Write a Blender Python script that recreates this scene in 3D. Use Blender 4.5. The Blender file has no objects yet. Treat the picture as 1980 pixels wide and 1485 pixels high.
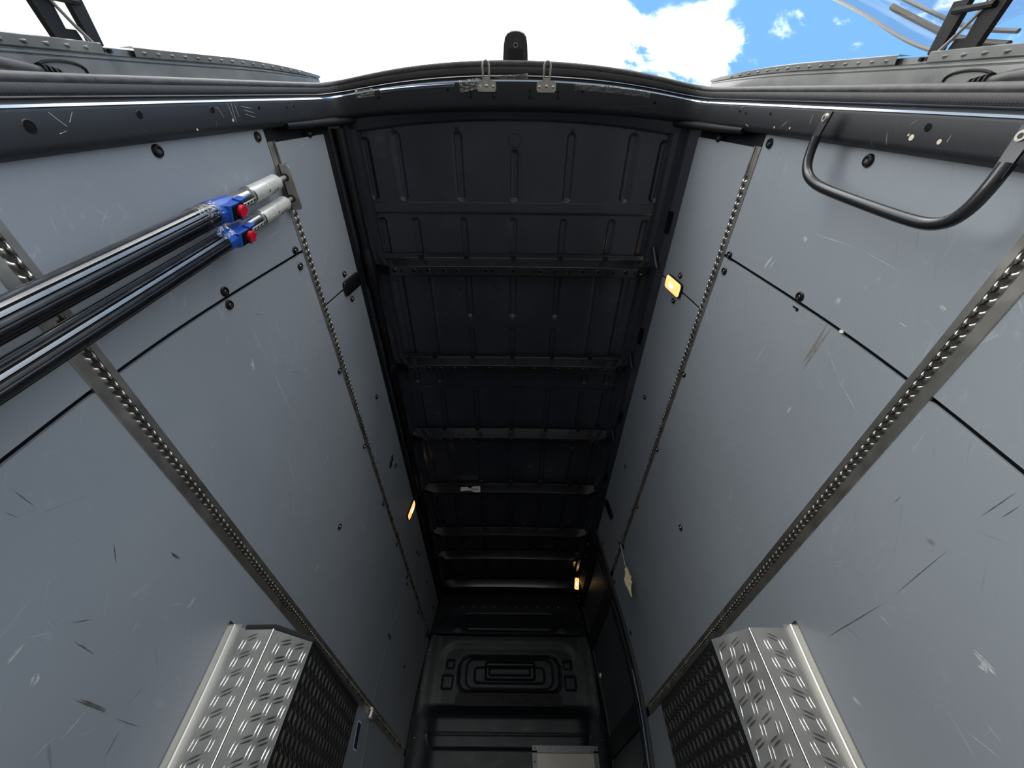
import bpy, math, random
from mathutils import Vector, Matrix
random.seed(7)
S = bpy.context.scene
C = S.collection

# ---------------------------------------------------------------- camera
F_PX = 735.0
PITCH = math.atan2(957.0, F_PX)
ROLL = 0.0105
cam_d = bpy.data.cameras.new('camera')
cam_d.sensor_fit = 'HORIZONTAL'
cam_d.sensor_width = 36.0
cam_d.lens = 36.0 * F_PX / 1980.0
cam_d.clip_start = 0.02
cam_d.clip_end = 300
cam = bpy.data.objects.new('camera', cam_d)
C.objects.link(cam)
cam.rotation_mode = 'QUATERNION'
cam.rotation_quaternion = (Matrix.Rotation(math.radians(90) + PITCH, 3, 'X') @ Matrix.Rotation(ROLL, 3, 'Z')).to_quaternion()
cam.location = (0, 0, 0)
S.camera = cam

# ---------------------------------------------------------------- view
S.view_settings.view_transform = 'Standard'
S.view_settings.look = 'None'
S.view_settings.gamma = 1.0
S.view_settings.exposure = 0.22
S.view_settings.use_curve_mapping = False

# ---------------------------------------------------------------- sky
SKY_STRENGTH = 1.6
W = bpy.data.worlds.new('sky')
S.world = W
W.use_nodes = True
wt = W.node_tree
wt.nodes.clear()
def wn(t, **kw):
    n = wt.nodes.new(t)
    for k, v in kw.items():
        setattr(n, k, v)
    return n
wl = wt.links.new
tc = wn('ShaderNodeTexCoord')
sep = wn('ShaderNodeSeparateXYZ'); wl(tc.outputs['Generated'], sep.inputs[0])
mp = wn('ShaderNodeMapping'); mp.inputs['Scale'].default_value = (1.0, 1.35, 0.6); mp.inputs['Location'].default_value = (0.27, 0.11, 0.0)
wl(tc.outputs['Generated'], mp.inputs[0])
nz = wn('ShaderNodeTexNoise'); nz.inputs['Scale'].default_value = 4.6; nz.inputs['Detail'].default_value = 9; nz.inputs['Roughness'].default_value = 0.62
nz.inputs['Distortion'].default_value = 0.35
wl(mp.outputs[0], nz.inputs['Vector'])
# cloud cover thins out from the left (west) half of the sky to the right
cov = wn('ShaderNodeMapRange'); cov.interpolation_type = 'SMOOTHSTEP'
cov.inputs['From Min'].default_value = 0.10; cov.inputs['From Max'].default_value = 0.235
cov.inputs['To Min'].default_value = 0.34; cov.inputs['To Max'].default_value = -0.10
wl(sep.outputs['X'], cov.inputs['Value'])
add0 = wn('ShaderNodeMath', operation='ADD'); wl(nz.outputs['Fac'], add0.inputs[0]); wl(cov.outputs[0], add0.inputs[1])
# one loose cumulus standing off to the right of the main bank
dv = wn('ShaderNodeVectorMath', operation='DISTANCE'); dv.inputs[1].default_value = (0.335, -0.06, 0.94); wl(tc.outputs['Generated'], dv.inputs[0])
cu = wn('ShaderNodeMapRange'); cu.interpolation_type = 'SMOOTHSTEP'; cu.inputs['From Min'].default_value = 0.14; cu.inputs['From Max'].default_value = 0.02
cu.inputs['To Min'].default_value = 0.0; cu.inputs['To Max'].default_value = 0.15; wl(dv.outputs['Value'], cu.inputs['Value'])
add1 = wn('ShaderNodeMath', operation='ADD'); wl(add0.outputs[0], add1.inputs[0]); wl(cu.outputs[0], add1.inputs[1])
# unseen broken cloud low all round, added to balance light on the walls
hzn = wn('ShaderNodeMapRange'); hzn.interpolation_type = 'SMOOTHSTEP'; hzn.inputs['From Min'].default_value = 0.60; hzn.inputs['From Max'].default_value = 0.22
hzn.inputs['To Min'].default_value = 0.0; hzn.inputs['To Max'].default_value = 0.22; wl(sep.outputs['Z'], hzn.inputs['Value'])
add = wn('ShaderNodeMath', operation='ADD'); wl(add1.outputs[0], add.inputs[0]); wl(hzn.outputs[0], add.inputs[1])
cl = wn('ShaderNodeMapRange'); cl.interpolation_type = 'SMOOTHSTEP'
cl.inputs['From Min'].default_value = 0.45; cl.inputs['From Max'].default_value = 0.70
wl(add.outputs[0], cl.inputs['Value'])
# cloud brightness varies softly
nz2 = wn('ShaderNodeTexNoise'); nz2.inputs['Scale'].default_value = 2.3; nz2.inputs['Detail'].default_value = 4
mp2 = wn('ShaderNodeMapping'); mp2.inputs['Location'].default_value = (7.7, 3.1, 0.3); wl(tc.outputs['Generated'], mp2.inputs[0]); wl(mp2.outputs[0], nz2.inputs['Vector'])
cb = wn('ShaderNodeMapRange'); cb.inputs['From Min'].default_value = 0.42; cb.inputs['From Max'].default_value = 0.60
cb.inputs['To Min'].default_value = 0.02; cb.inputs['To Max'].default_value = 1.0
wl(nz2.outputs['Fac'], cb.inputs['Value'])
ccol = wn('ShaderNodeMix', data_type='RGBA'); ccol.inputs[6].default_value = (0.47, 0.50, 0.51, 1); ccol.inputs[7].default_value = (5.7, 5.7, 5.6, 1)
wl(cb.outputs[0], ccol.inputs[0])
# blue, paler to the horizon; unseen low haze brightened to light the walls
el = wn('ShaderNodeMapRange'); el.inputs['From Min'].default_value = 0.0; el.inputs['From Max'].default_value = 0.72
wl(sep.outputs['Z'], el.inputs['Value'])
blue = wn('ShaderNodeMix', data_type='RGBA'); blue.inputs[6].default_value = (2.1, 2.2, 2.3, 1); blue.inputs[7].default_value = (0.13, 0.30, 0.57, 1)
wl(el.outputs[0], blue.inputs[0])
mixs = wn('ShaderNodeMix', data_type='RGBA'); wl(cl.outputs[0], mixs.inputs[0]); wl(blue.outputs[2], mixs.inputs[6]); wl(ccol.outputs[2], mixs.inputs[7])
bg = wn('ShaderNodeBackground'); bg.inputs['Strength'].default_value = SKY_STRENGTH
wl(mixs.outputs[2], bg.inputs['Color'])
wo = wn('ShaderNodeOutputWorld'); wl(bg.outputs[0], wo.inputs[0])

# ---------------------------------------------------------------- materials
M = {}
def mat(name, col, rough=0.5, metal=0.0, spec=0.5, coat=0.0, emit=None, estr=0.0, noise=0.0, nscale=20.0, bump=0.0, bscale=200.0, aniso=None):
    m = bpy.data.materials.new(name); m.use_nodes = True
    nt = m.node_tree; b = nt.nodes['Principled BSDF']
    b.inputs['Base Color'].default_value = (*col, 1); b.inputs['Roughness'].default_value = rough
    b.inputs['Metallic'].default_value = metal; b.inputs['Specular IOR Level'].default_value = spec
    b.inputs['Coat Weight'].default_value = coat; b.inputs['Coat Roughness'].default_value = 0.08
    if emit:
        b.inputs['Emission Color'].default_value = (*emit, 1); b.inputs['Emission Strength'].default_value = estr
    g = nt.nodes.new('ShaderNodeNewGeometry')
    if noise:
        n = nt.nodes.new('ShaderNodeTexNoise'); n.inputs['Scale'].default_value = nscale; n.inputs['Detail'].default_value = 6
        nt.links.new(g.outputs['Position'], n.inputs['Vector'])
        r = nt.nodes.new('ShaderNodeMapRange'); r.inputs['From Min'].default_value = 0.3; r.inputs['From Max'].default_value = 0.7
        r.inputs['To Min'].default_value = 1 - noise; r.inputs['To Max'].default_value = 1 + noise
        nt.links.new(n.outputs['Fac'], r.inputs['Value'])
        h = nt.nodes.new('ShaderNodeMix'); h.data_type = 'RGBA'; h.blend_type = 'MULTIPLY'; h.inputs[0].default_value = 1
        h.inputs[6].default_value = (*col, 1); nt.links.new(r.outputs[0], h.inputs[7]); nt.links.new(h.outputs[2], b.inputs['Base Color'])
        rr = nt.nodes.new('ShaderNodeMapRange'); rr.inputs['To Min'].default_value = max(0.02, rough - 0.10); rr.inputs['To Max'].default_value = min(1, rough + 0.10)
        nt.links.new(n.outputs['Fac'], rr.inputs['Value']); nt.links.new(rr.outputs[0], b.inputs['Roughness'])
    if bump:
        n = nt.nodes.new('ShaderNodeTexNoise'); n.inputs['Scale'].default_value = bscale; n.inputs['Detail'].default_value = 3
        nt.links.new(g.outputs['Position'], n.inputs['Vector'])
        bp = nt.nodes.new('ShaderNodeBump'); bp.inputs['Strength'].default_value = bump; bp.inputs['Distance'].default_value = 0.002
        nt.links.new(n.outputs['Fac'], bp.inputs['Height']); nt.links.new(bp.outputs[0], b.inputs['Normal'])
    M[name] = m
    return m

def streaks(nt, pos, rot, sc_long, sc_short, lo, hi, seed, detail=2.0):
    """thin scratches: noise stretched along one direction of the wall plane, thresholded; broken up by a second noise"""
    m0 = nt.nodes.new('ShaderNodeMapping'); m0.inputs['Rotation'].default_value = (rot, 0, 0); m0.inputs['Location'].default_value = (0, seed, seed * 0.7); nt.links.new(pos, m0.inputs[0])
    m = nt.nodes.new('ShaderNodeMapping'); m.inputs['Scale'].default_value = (1, sc_long, sc_short); nt.links.new(m0.outputs[0], m.inputs[0])
    n = nt.nodes.new('ShaderNodeTexNoise'); n.inputs['Scale'].default_value = 1.0; n.inputs['Detail'].default_value = detail; n.inputs['Roughness'].default_value = 0.6
    nt.links.new(m.outputs[0], n.inputs['Vector'])
    r = nt.nodes.new('ShaderNodeMapRange'); r.inputs['From Min'].default_value = lo; r.inputs['From Max'].default_value = hi
    nt.links.new(n.outputs['Fac'], r.inputs['Value'])
    return r.outputs[0]

def ply_material():
    m = mat('grey_board', (0.2, 0.2, 0.2), rough=0.42, spec=0.5)
    nt = m.node_tree; b = nt.nodes['Principled BSDF']; L = nt.links.new
    g = nt.nodes.new('ShaderNodeNewGeometry'); pos = g.outputs['Position']
    n = nt.nodes.new('ShaderNodeTexNoise'); n.inputs['Scale'].default_value = 2.2; n.inputs['Detail'].default_value = 8; n.inputs['Roughness'].default_value = 0.6
    L(pos, n.inputs['Vector'])
    c = nt.nodes.new('ShaderNodeMix'); c.data_type = 'RGBA'; c.inputs[6].default_value = (0.230, 0.258, 0.292, 1); c.inputs[7].default_value = (0.298, 0.326, 0.358, 1)
    L(n.outputs['Fac'], c.inputs[0]); cur = c.outputs[2]
    def over(cur, fac, col, amt):
        mm = nt.nodes.new('ShaderNodeMath'); mm.operation = 'MULTIPLY'; mm.inputs[1].default_value = amt; L(fac, mm.inputs[0])
        x = nt.nodes.new('ShaderNodeMix'); x.data_type = 'RGBA'; L(mm.outputs[0], x.inputs[0]); L(cur, x.inputs[6]); x.inputs[7].default_value = (*col, 1)
        return x.outputs[2]
    def mul(a, bb):
        mm = nt.nodes.new('ShaderNodeMath'); mm.operation = 'MULTIPLY'; L(a, mm.inputs[0]); L(bb, mm.inputs[1]); return mm.outputs[0]
    # patches where the wear sits
    patch = streaks(nt, pos, 0, 3.4, 3.4, 0.46, 0.66, 4.0, 4)
    patch2 = streaks(nt, pos, 0, 2.4, 2.4, 0.44, 0.66, 9.3, 4)
    for rot, seed in ((0.9, 1.0), (-0.5, 2.3), (1.45, 5.1), (0.2, 11.0)):
        s = streaks(nt, pos, rot, 6.0, 150.0, 0.685, 0.78, seed)
        cur = over(cur, mul(s, patch), (0.55, 0.57, 0.58), 0.5)
    for rot, seed in ((0.55, 7.7), (-1.0, 8.2)):
        s = streaks(nt, pos, rot, 5.0, 90.0, 0.69, 0.79, seed)
        cur = over(cur, mul(s, patch2), (0.08, 0.08, 0.08), 0.55)
    blot = streaks(nt, pos, 0.3, 16.0, 30.0, 0.60, 0.74, 3.7, 6)
    cur = over(cur, mul(blot, patch), (0.50, 0.52, 0.53), 0.35)
    L(cur, b.inputs['Base Color'])
    n2 = nt.nodes.new('ShaderNodeTexNoise'); n2.inputs['Scale'].default_value = 420; n2.inputs['Detail'].default_value = 2; L(pos, n2.inputs['Vector'])
    bp = nt.nodes.new('ShaderNodeBump'); bp.inputs['Strength'].default_value = 0.08; bp.inputs['Distance'].default_value = 0.001
    L(n2.outputs['Fac'], bp.inputs['Height']); L(bp.outputs[0], b.inputs['Normal'])
    rr = nt.nodes.new('ShaderNodeMapRange'); rr.inputs['To Min'].default_value = 0.34; rr.inputs['To Max'].default_value = 0.52
    L(n.outputs['Fac'], rr.inputs['Value']); L(rr.outputs[0], b.inputs['Roughness'])
    return m
ply_material()

def jamb_material():
    m = mat('jamb_paint', (0.022, 0.024, 0.028), rough=0.48, spec=0.35)
    nt = m.node_tree; b = nt.nodes['Principled BSDF']; L = nt.links.new
    g = nt.nodes.new('ShaderNodeNewGeometry'); pos = g.outputs['Position']
    s1 = streaks(nt, pos, 0.5, 10, 240, 0.68, 0.78, 1.5); s2 = streaks(nt, pos, -0.9, 12, 220, 0.68, 0.78, 6.1)
    p = streaks(nt, pos, 0, 9, 9, 0.50, 0.62, 2.0)
    mx = nt.nodes.new('ShaderNodeMath'); mx.operation = 'MAXIMUM'; L(s1, mx.inputs[0]); L(s2, mx.inputs[1])
    mm = nt.nodes.new('ShaderNodeMath'); mm.operation = 'MULTIPLY'; L(mx.outputs[0], mm.inputs[0]); L(p, mm.inputs[1])
    x = nt.nodes.new('ShaderNodeMix'); x.data_type = 'RGBA'; L(mm.outputs[0], x.inputs[0]); x.inputs[6].default_value = (0.022, 0.024, 0.028, 1); x.inputs[7].default_value = (0.35, 0.35, 0.34, 1)
    L(x.outputs[2], b.inputs['Base Color'])
jamb_material()

def alu_material(name, col, rough, worn=0.3):
    m = mat(name, col, rough=rough, metal=1.0, noise=worn, nscale=16)
    return m
alu_material('track_alu', (0.64, 0.615, 0.56), 0.42, 0.18)
alu_material('tread_alu', (0.36, 0.355, 0.335), 0.36, 0.10)
mat('tread_dark', (0.012, 0.012, 0.013), rough=0.5)  # near-black tone of the side and front plates; side bars are brighter
alu_material('tread_bright', (0.5, 0.49, 0.45), 0.3, 0.2)
alu_material('bright_alu', (0.62, 0.60, 0.55), 0.28, 0.12)
mat('channel_dark', (0.06, 0.055, 0.05), rough=0.5, metal=0.6)
mat('black_plastic', (0.006, 0.006, 0.007), rough=0.3)
mat('black_void', (0.006, 0.006, 0.007), rough=0.8, spec=0.1)
mat('skin_paint', (0.008, 0.009, 0.012), rough=0.6, spec=0.3)
mat('roof_paint', (0.036, 0.040, 0.054), rough=0.24, coat=0.4, noise=0.15, nscale=4)
mat('beam_paint', (0.014, 0.015, 0.019), rough=0.2, coat=0.5, noise=0.15, nscale=9)
mat('bulkhead_plastic', (0.0085, 0.0105, 0.0145), rough=0.45, spec=0.35, noise=0.12, nscale=14, bump=0.15, bscale=500)
mat('felt', (0.03, 0.028, 0.028), rough=0.95, noise=0.4, nscale=60)
mat('door_board', (0.07, 0.078, 0.09), rough=0.45, noise=0.15, nscale=5)
mat('floor_board', (0.13, 0.12, 0.105), rough=0.6, noise=0.25, nscale=6)
mat('asphalt', (0.15, 0.147, 0.14), rough=0.9, noise=0.25, nscale=12)
mat('strip_sky_sheen', (0.34, 0.40, 0.50), rough=0.12, metal=0.95)  # bluish metal colour stands in for sky mirrored in dark gloss paint
mat('edge_highlight', (0.16, 0.21, 0.28), rough=0.25, metal=0.8)
mat('seal_rubber', (0.06, 0.057, 0.057), rough=0.45, noise=0.35, nscale=50)
mat('door_paint', (0.17, 0.175, 0.17), rough=0.30, coat=0.3, noise=0.3, nscale=10)
mat('hinge_black', (0.005, 0.005, 0.005), rough=0.6, spec=0.25)
mat('glass_rim', (0.13, 0.135, 0.14), rough=0.4)
mat('rod_grey', (0.30, 0.29, 0.27), rough=0.35, metal=0.6)
mat('zinc', (0.54, 0.50, 0.45), rough=0.4, metal=0.8, noise=0.1, nscale=60)
mat('steel', (0.6, 0.59, 0.56), rough=0.25, metal=1.0)
mat('blue_plastic', (0.018, 0.085, 0.42), rough=0.38, noise=0.12, nscale=40)
mat('red_plastic', (0.70, 0.012, 0.03), rough=0.4)
mat('handle_paint', (0.014, 0.015, 0.019), rough=0.30, coat=0.35)
mat('lamp_lens', (0.9, 0.55, 0.25), rough=0.25, emit=(1.0, 0.52, 0.17), estr=1.15)
mat('lamp_core', (1.0, 0.8, 0.5), rough=0.3, emit=(1.0, 0.72, 0.36), estr=6.5)
mat('paper_white', (0.75, 0.74, 0.68), rough=0.6, noise=0.08, nscale=80)
mat('paper_print', (0.12, 0.12, 0.12), rough=0.6)
mat('card_tan', (0.55, 0.47, 0.28), rough=0.8, noise=0.25, nscale=70)
mat('cord_grey', (0.30, 0.34, 0.36), rough=0.6)
mat('sticker_blue', (0.01, 0.018, 0.10), rough=0.4)
mat('foam_black', (0.012, 0.012, 0.012), rough=0.9)
mat('sleeve_label', (0.70, 0.69, 0.64), rough=0.35, metal=0.4, noise=0.1, nscale=60)
mat('paint_chip', (0.62, 0.55, 0.40), rough=0.6)

def tube_material():
    """extruded load bar tube: mirror-bright flutes alternating with black anodised ones, along its own axis"""
    m = mat('bar_tube_dark', (0.03, 0.03, 0.035), rough=0.22, metal=0.9)
    mat('bar_tube_bright', (0.20, 0.20, 0.196), rough=0.30, metal=1.0, noise=0.1, nscale=30)
tube_material()

def clear_material(name, tint, glossy, rough, bump=0.0):
    m = bpy.data.materials.new(name); m.use_nodes = True; nt = m.node_tree; nt.nodes.clear()
    t = nt.nodes.new('ShaderNodeBsdfTransparent'); t.inputs[0].default_value = (*tint, 1)
    g = nt.nodes.new('ShaderNodeBsdfGlossy'); g.inputs['Roughness'].default_value = rough
    mx = nt.nodes.new('ShaderNodeMixShader'); mx.inputs[0].default_value = glossy
    nt.links.new(t.outputs[0], mx.inputs[1]); nt.links.new(g.outputs[0], mx.inputs[2])
    o = nt.nodes.new('ShaderNodeOutputMaterial'); nt.links.new(mx.outputs[0], o.inputs[0])
    if bump:
        ge = nt.nodes.new('ShaderNodeNewGeometry')
        n = nt.nodes.new('ShaderNodeTexNoise'); n.inputs['Scale'].default_value = 70; nt.links.new(ge.outputs['Position'], n.inputs['Vector'])
        bp = nt.nodes.new('ShaderNodeBump'); bp.inputs['Strength'].default_value = bump; bp.inputs['Distance'].default_value = 0.01
        nt.links.new(n.outputs['Fac'], bp.inputs['Height']); nt.links.new(bp.outputs[0], g.inputs['Normal'])
    M[name] = m
clear_material('clear_tape', (0.88, 0.87, 0.83), 0.14, 0.14, 0.8)
clear_material('clear_panel', (0.86, 0.88, 0.90), 0.035, 0.04)

def seal_ribbed():
    m = mat('seal_ribbed', (0.05, 0.048, 0.05), rough=0.5)
    nt = m.node_tree; b = nt.nodes['Principled BSDF']
    g = nt.nodes.new('ShaderNodeNewGeometry')
    w = nt.nodes.new('ShaderNodeTexWave'); w.bands_direction = 'Z'; w.inputs['Scale'].default_value = 42; w.inputs['Distortion'].default_value = 0.3
    nt.links.new(g.outputs['Position'], w.inputs['Vector'])
    bp = nt.nodes.new('ShaderNodeBump'); bp.inputs['Strength'].default_value = 0.35; bp.inputs['Distance'].default_value = 0.002
    nt.links.new(w.outputs['Fac'], bp.inputs['Height']); nt.links.new(bp.outputs[0], b.inputs['Normal'])
seal_ribbed()

# ---------------------------------------------------------------- helpers
ORG = {}                                   # world origin of every object (nothing that parents is rotated)
def link(o, parent, org):
    C.objects.link(o)
    if parent is not None:
        o.parent = parent
        o.location = Vector(org) - ORG[parent.name]
    else:
        o.location = org
    ORG[o.name] = Vector(org)
    return o
def tag(o, label=None, cat=None, group=None, kind=None):
    if label: o['label'] = label
    if cat: o['category'] = cat
    if group: o['group'] = group
    if kind: o['kind'] = kind
    return o
def thing(name, loc, label, cat, group=None):
    o = bpy.data.objects.new(name, None); o.empty_display_size = 0.05
    link(o, None, loc); return tag(o, label, cat, group)
def mesh(name, verts, faces, mats, parent=None, smooth=False, fmat=None, org=None, angle=None):
    """one mesh object from world-space vertices"""
    if org is None:
        n = len(verts)
        org = Vector((sum(v[0] for v in verts) / n, sum(v[1] for v in verts) / n, min(v[2] for v in verts)))
    org = Vector(org)
    me = bpy.data.meshes.new(name)
    me.from_pydata([tuple(Vector(v) - org) for v in verts], [], faces)
    if not isinstance(mats, (list, tuple)): mats = [mats]
    for k in mats: me.materials.append(M[k])
    if fmat:
        for p, i in zip(me.polygons, fmat): p.material_index = i
    me.validate(); me.update()
    import bmesh
    bm = bmesh.new(); bm.from_mesh(me); bmesh.ops.recalc_face_normals(bm, faces=bm.faces[:]); bm.to_mesh(me); bm.free()
    if smooth:
        for p in me.polygons: p.use_smooth = True
        if angle:
            try: me.set_sharp_from_angle(angle=math.radians(angle))
            except Exception: pass
    o = bpy.data.objects.new(name, me)
    return link(o, parent, org)
class MB:
    """collects shapes in world space into one mesh"""
    def __init__(s): s.v = []; s.f = []; s.m = []
    def add(s, v, f, m=0):
        b = len(s.v); s.v += [tuple(x) for x in v]; s.f += [tuple(i + b for i in q) for q in f]; s.m += [m] * len(f)
    def box(s, c, ax, hs, m=0):
        c = Vector(c); a = [Vector(x).normalized() * h for x, h in zip(ax, hs)]
        v = [c + a[0] * i + a[1] * j + a[2] * k for i in (-1, 1) for j in (-1, 1) for k in (-1, 1)]
        s.add(v, [(0, 1, 3, 2), (4, 6, 7, 5), (0, 4, 5, 1), (2, 3, 7, 6), (0, 2, 6, 4), (1, 5, 7, 3)], m)
    def prism(s, pts, d, m=0):
        """closed outline (world points) extruded by vector d"""
        d = Vector(d); n = len(pts); v = [Vector(p) for p in pts] + [Vector(p) + d for p in pts]
        f = [tuple(range(n)), tuple(range(2 * n - 1, n - 1, -1))] + [(i, i + n, (i + 1) % n + n, (i + 1) % n) for i in range(n)]
        s.add(v, f, m)
    def tube(s, path, r, seg=12, m=0, caps=True, flat=None):
        """round tube along points; r a number or list; flat = list of (sx, axis) not used"""
        path = [Vector(p) for p in path]; n = len(path)
        rs = r if isinstance(r, (list, tuple)) else [r] * n
        t0 = (path[1] - path[0]).normalized()
        ref = Vector((0, 0, 1)) if abs(t0.z) < 0.9 else Vector((0, 1, 0))
        u = t0.cross(ref).normalized(); v = []
        for i in range(n):
            t = (path[min(i + 1, n - 1)] - path[max(i - 1, 0)]).normalized()
            u = (u - t * u.dot(t)).normalized(); w = t.cross(u)
            for k in range(seg):
                a = 2 * math.pi * k / seg
                v.append(path[i] + (u * math.cos(a) + w * math.sin(a)) * rs[i])
        f = [(i * seg + k, i * seg + (k + 1) % seg, (i + 1) * seg + (k + 1) % seg, (i + 1) * seg + k) for i in range(n - 1) for k in range(seg)]
        if caps: f += [tuple(range(seg - 1, -1, -1)), tuple((n - 1) * seg + k for k in range(seg))]
        s.add(v, f, m)
    def disc(s, c, n, r, h, seg=14, m=0, top=None, dome=False):
        """flat cylinder or dome standing on c along n"""
        n = Vector(n).normalized(); c = Vector(c)
        if dome:
            s.tube([c, c + n * h * .45, c + n * h * .8, c + n * h], [r, r * .9, r * .6, r * .12], seg, m)
        else:
            s.tube([c, c + n * h], [r, top if top else r], seg, m)
    def build(s, name, mats, parent=None, smooth=False, org=None, angle=40):
        return mesh(name, s.v, s.f, mats, parent, smooth, s.m, org, angle)

def wall_x(z):
    PZ = (-.1, .1, .3, .42, .52, .62, .7, .86, 1.06, 1.25, 1.48, 1.6, 1.87, 2.0)
    PX = (.84, .845, .853, .862, .873, .880, .882, .884, .873, .856, .833, .822, .79, .772)
    # soft piecewise interpolation (average over a small window)
    def lin(q):
        if q <= PZ[0]: return PX[0]
        for i in range(len(PZ) - 1):
            if q <= PZ[i + 1]:
                t = (q - PZ[i]) / (PZ[i + 1] - PZ[i]); return PX[i] + t * (PX[i + 1] - PX[i])
        return PX[-1]
    return sum(lin(z + d) for d in (-.09, -.045, 0, .045, .09)) / 5
def wall_frame(side, z):
    """inward normal and upward tangent of the lining at height z"""
    dx = (wall_x(z + .01) - wall_x(z - .01)) / .02
    t = Vector((side * dx, 0, 1)).normalized()
    n = Vector((-side * 1, 0, dx)).normalized()
    return n, t
def wp(side, y, z, off=0.0):
    n, t = wall_frame(side, z)
    return Vector((side * wall_x(z), y, z)) + n * off
SIDES = ((-1, 'left'), (1, 'right'))
FLOOR_Z = -0.06
Y_END = 4.55
Z_LOW, Z_UP = 0.655, 1.527             # centre heights of the two rows of lashing track

# ================================================================ THE SETTING
# ground outside
g = mesh('ground', [(-40, -40, -.72), (40, -40, -.72), (40, 40, -.72), (-40, 40, -.72)], [(0, 1, 2, 3)], 'asphalt')
tag(g, 'pale grey asphalt yard under the van', kind='structure')
# load floor
mb = MB(); mb.box((0, 2.35, FLOOR_Z - .015), ((1, 0, 0), (0, 1, 0), (0, 0, 1)), (.90, 2.30, .015))
fl = mb.build('floor', 'floor_board'); tag(fl, 'worn board floor of the load area', kind='structure')
mb = MB(); mb.box((0, 2.3, -.30), ((1, 0, 0), (0, 1, 0), (0, 0, 1)), (.93, 2.4, .2))
ch = mb.build('van_underbody', 'black_void'); tag(ch, 'black underbody of the van below the load floor', kind='structure')

# ---- wall skins (dark body steel behind the lining, curving over into the roof)
def skin(side, name):
    prof = []
    zs = [FLOOR_Z - .4] + [FLOOR_Z + i * .1 for i in range(20)]
    for z in zs: prof.append((wall_x(z) + .022, z))
    prof += [(.790, 1.93), (.775, 1.985), (.755, 2.02), (.72, 2.055)]
    out = [(x + .05, z + .02) for x, z in prof]
    ys = [.085, Y_END + .1]
    v = []; f = []
    n = len(prof)
    for y in ys:
        v += [(side * x, y, z) for x, z in prof]
        v += [(side * x, y, z) for x, z in out]
    for i in range(n - 1):
        f.append((i, i + 1, 2 * n + i + 1, 2 * n + i)); f.append((n + i, 3 * n + i, 3 * n + i + 1, n + i + 1))
        f.append((i, n + i, n + i + 1, i + 1)); f.append((2 * n + i, 2 * n + i + 1, 3 * n + i + 1, 3 * n + i))
    f.append((n - 1, 2 * n - 1, 4 * n - 1, 3 * n - 1))
    o = mesh(name, v, f, 'skin_paint', org=(side * .88, 2.3, FLOOR_Z))
    return tag(o, f'dark painted steel {"left" if side < 0 else "right"} side of the van lined with grey boards', kind='structure')
wall = {s: skin(s, 'wall_' + n) for s, n in SIDES}

def panel(side, y0, y1, z0, z1, parent, mat_='grey_board', th=.009, name='panel', off=0.0):
    nz_ = max(2, int((z1 - z0) / .03)); c = .0012
    rows = [z0 + (z1 - z0) * i / nz_ for i in range(nz_ + 1)]
    ny = 5
    cols = [y0 + (y1 - y0) * j / (ny - 1) for j in range(ny)]
    v = []; f = []
    for z in rows:
        for y in cols:
            v.append(wp(side, y, z, off))
    nb = len(v)
    for z in rows:
        for y in cols: v.append(wp(side, y, z, off - th))
    R = len(rows)
    for i in range(R - 1):
        for j in range(ny - 1):
            a = i * ny + j
            f.append((a, a + 1, a + ny + 1, a + ny)); f.append((nb + a, nb + a + ny, nb + a + ny + 1, nb + a + 1))
    for j in range(ny - 1):
        f.append((j, nb + j, nb + j + 1, j + 1)); a = (R - 1) * ny + j; f.append((a, a + 1, nb + a + 1, nb + a))
    for i in range(R - 1):
        a = i * ny; f.append((a, a + ny, nb + a + ny, nb + a)); a = i * ny + ny - 1; f.append((a, nb + a, nb + a + ny, a + ny))
    return mesh(name, v, f, mat_, parent, smooth=True, angle=35)

# screw: black dished cup washer with a bright socket head (one shared mesh)
mb = MB()
Zv = Vector((0, 0, 1))
prof = [(.0145, 0.0), (.0150, .0025), (.0125, .0062), (.0080, .0066), (.0062, .0040)]
seg = 14
vv = []; ff = []
for r, h in prof:
    for k in range(seg):
        a = 2 * math.pi * k / seg; vv.append((r * math.cos(a), r * math.sin(a), h))
for i in range(len(prof) - 1):
    for k in range(seg): ff.append((i * seg + k, i * seg + (k + 1) % seg, (i + 1) * seg + (k + 1) % seg, (i + 1) * seg + k))
mb.add(vv, ff, 0)
mb.disc((0, 0, .0038), (0, 0, 1), .0058, .0034, 10, 1, top=.0040)
scr_me = None
def screw(side, y, z, parent, s=1.0, off=0.0):
    global scr_me
    if scr_me is None:
        o = mb.build('screw', ['black_plastic', 'steel'], None, True, org=(0, 0, 0)); scr_me = o.data
        C.objects.unlink(o); bpy.data.objects.remove(o)
    n, t = wall_frame(side, z)
    o = bpy.data.objects.new('screw', scr_me)
    o.rotation_mode = 'QUATERNION'; o.rotation_quaternion = n.to_track_quat('Z', 'Y'); o.scale = (s, s, s)
    return link(o, parent, wp(side, y, z, off))

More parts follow.
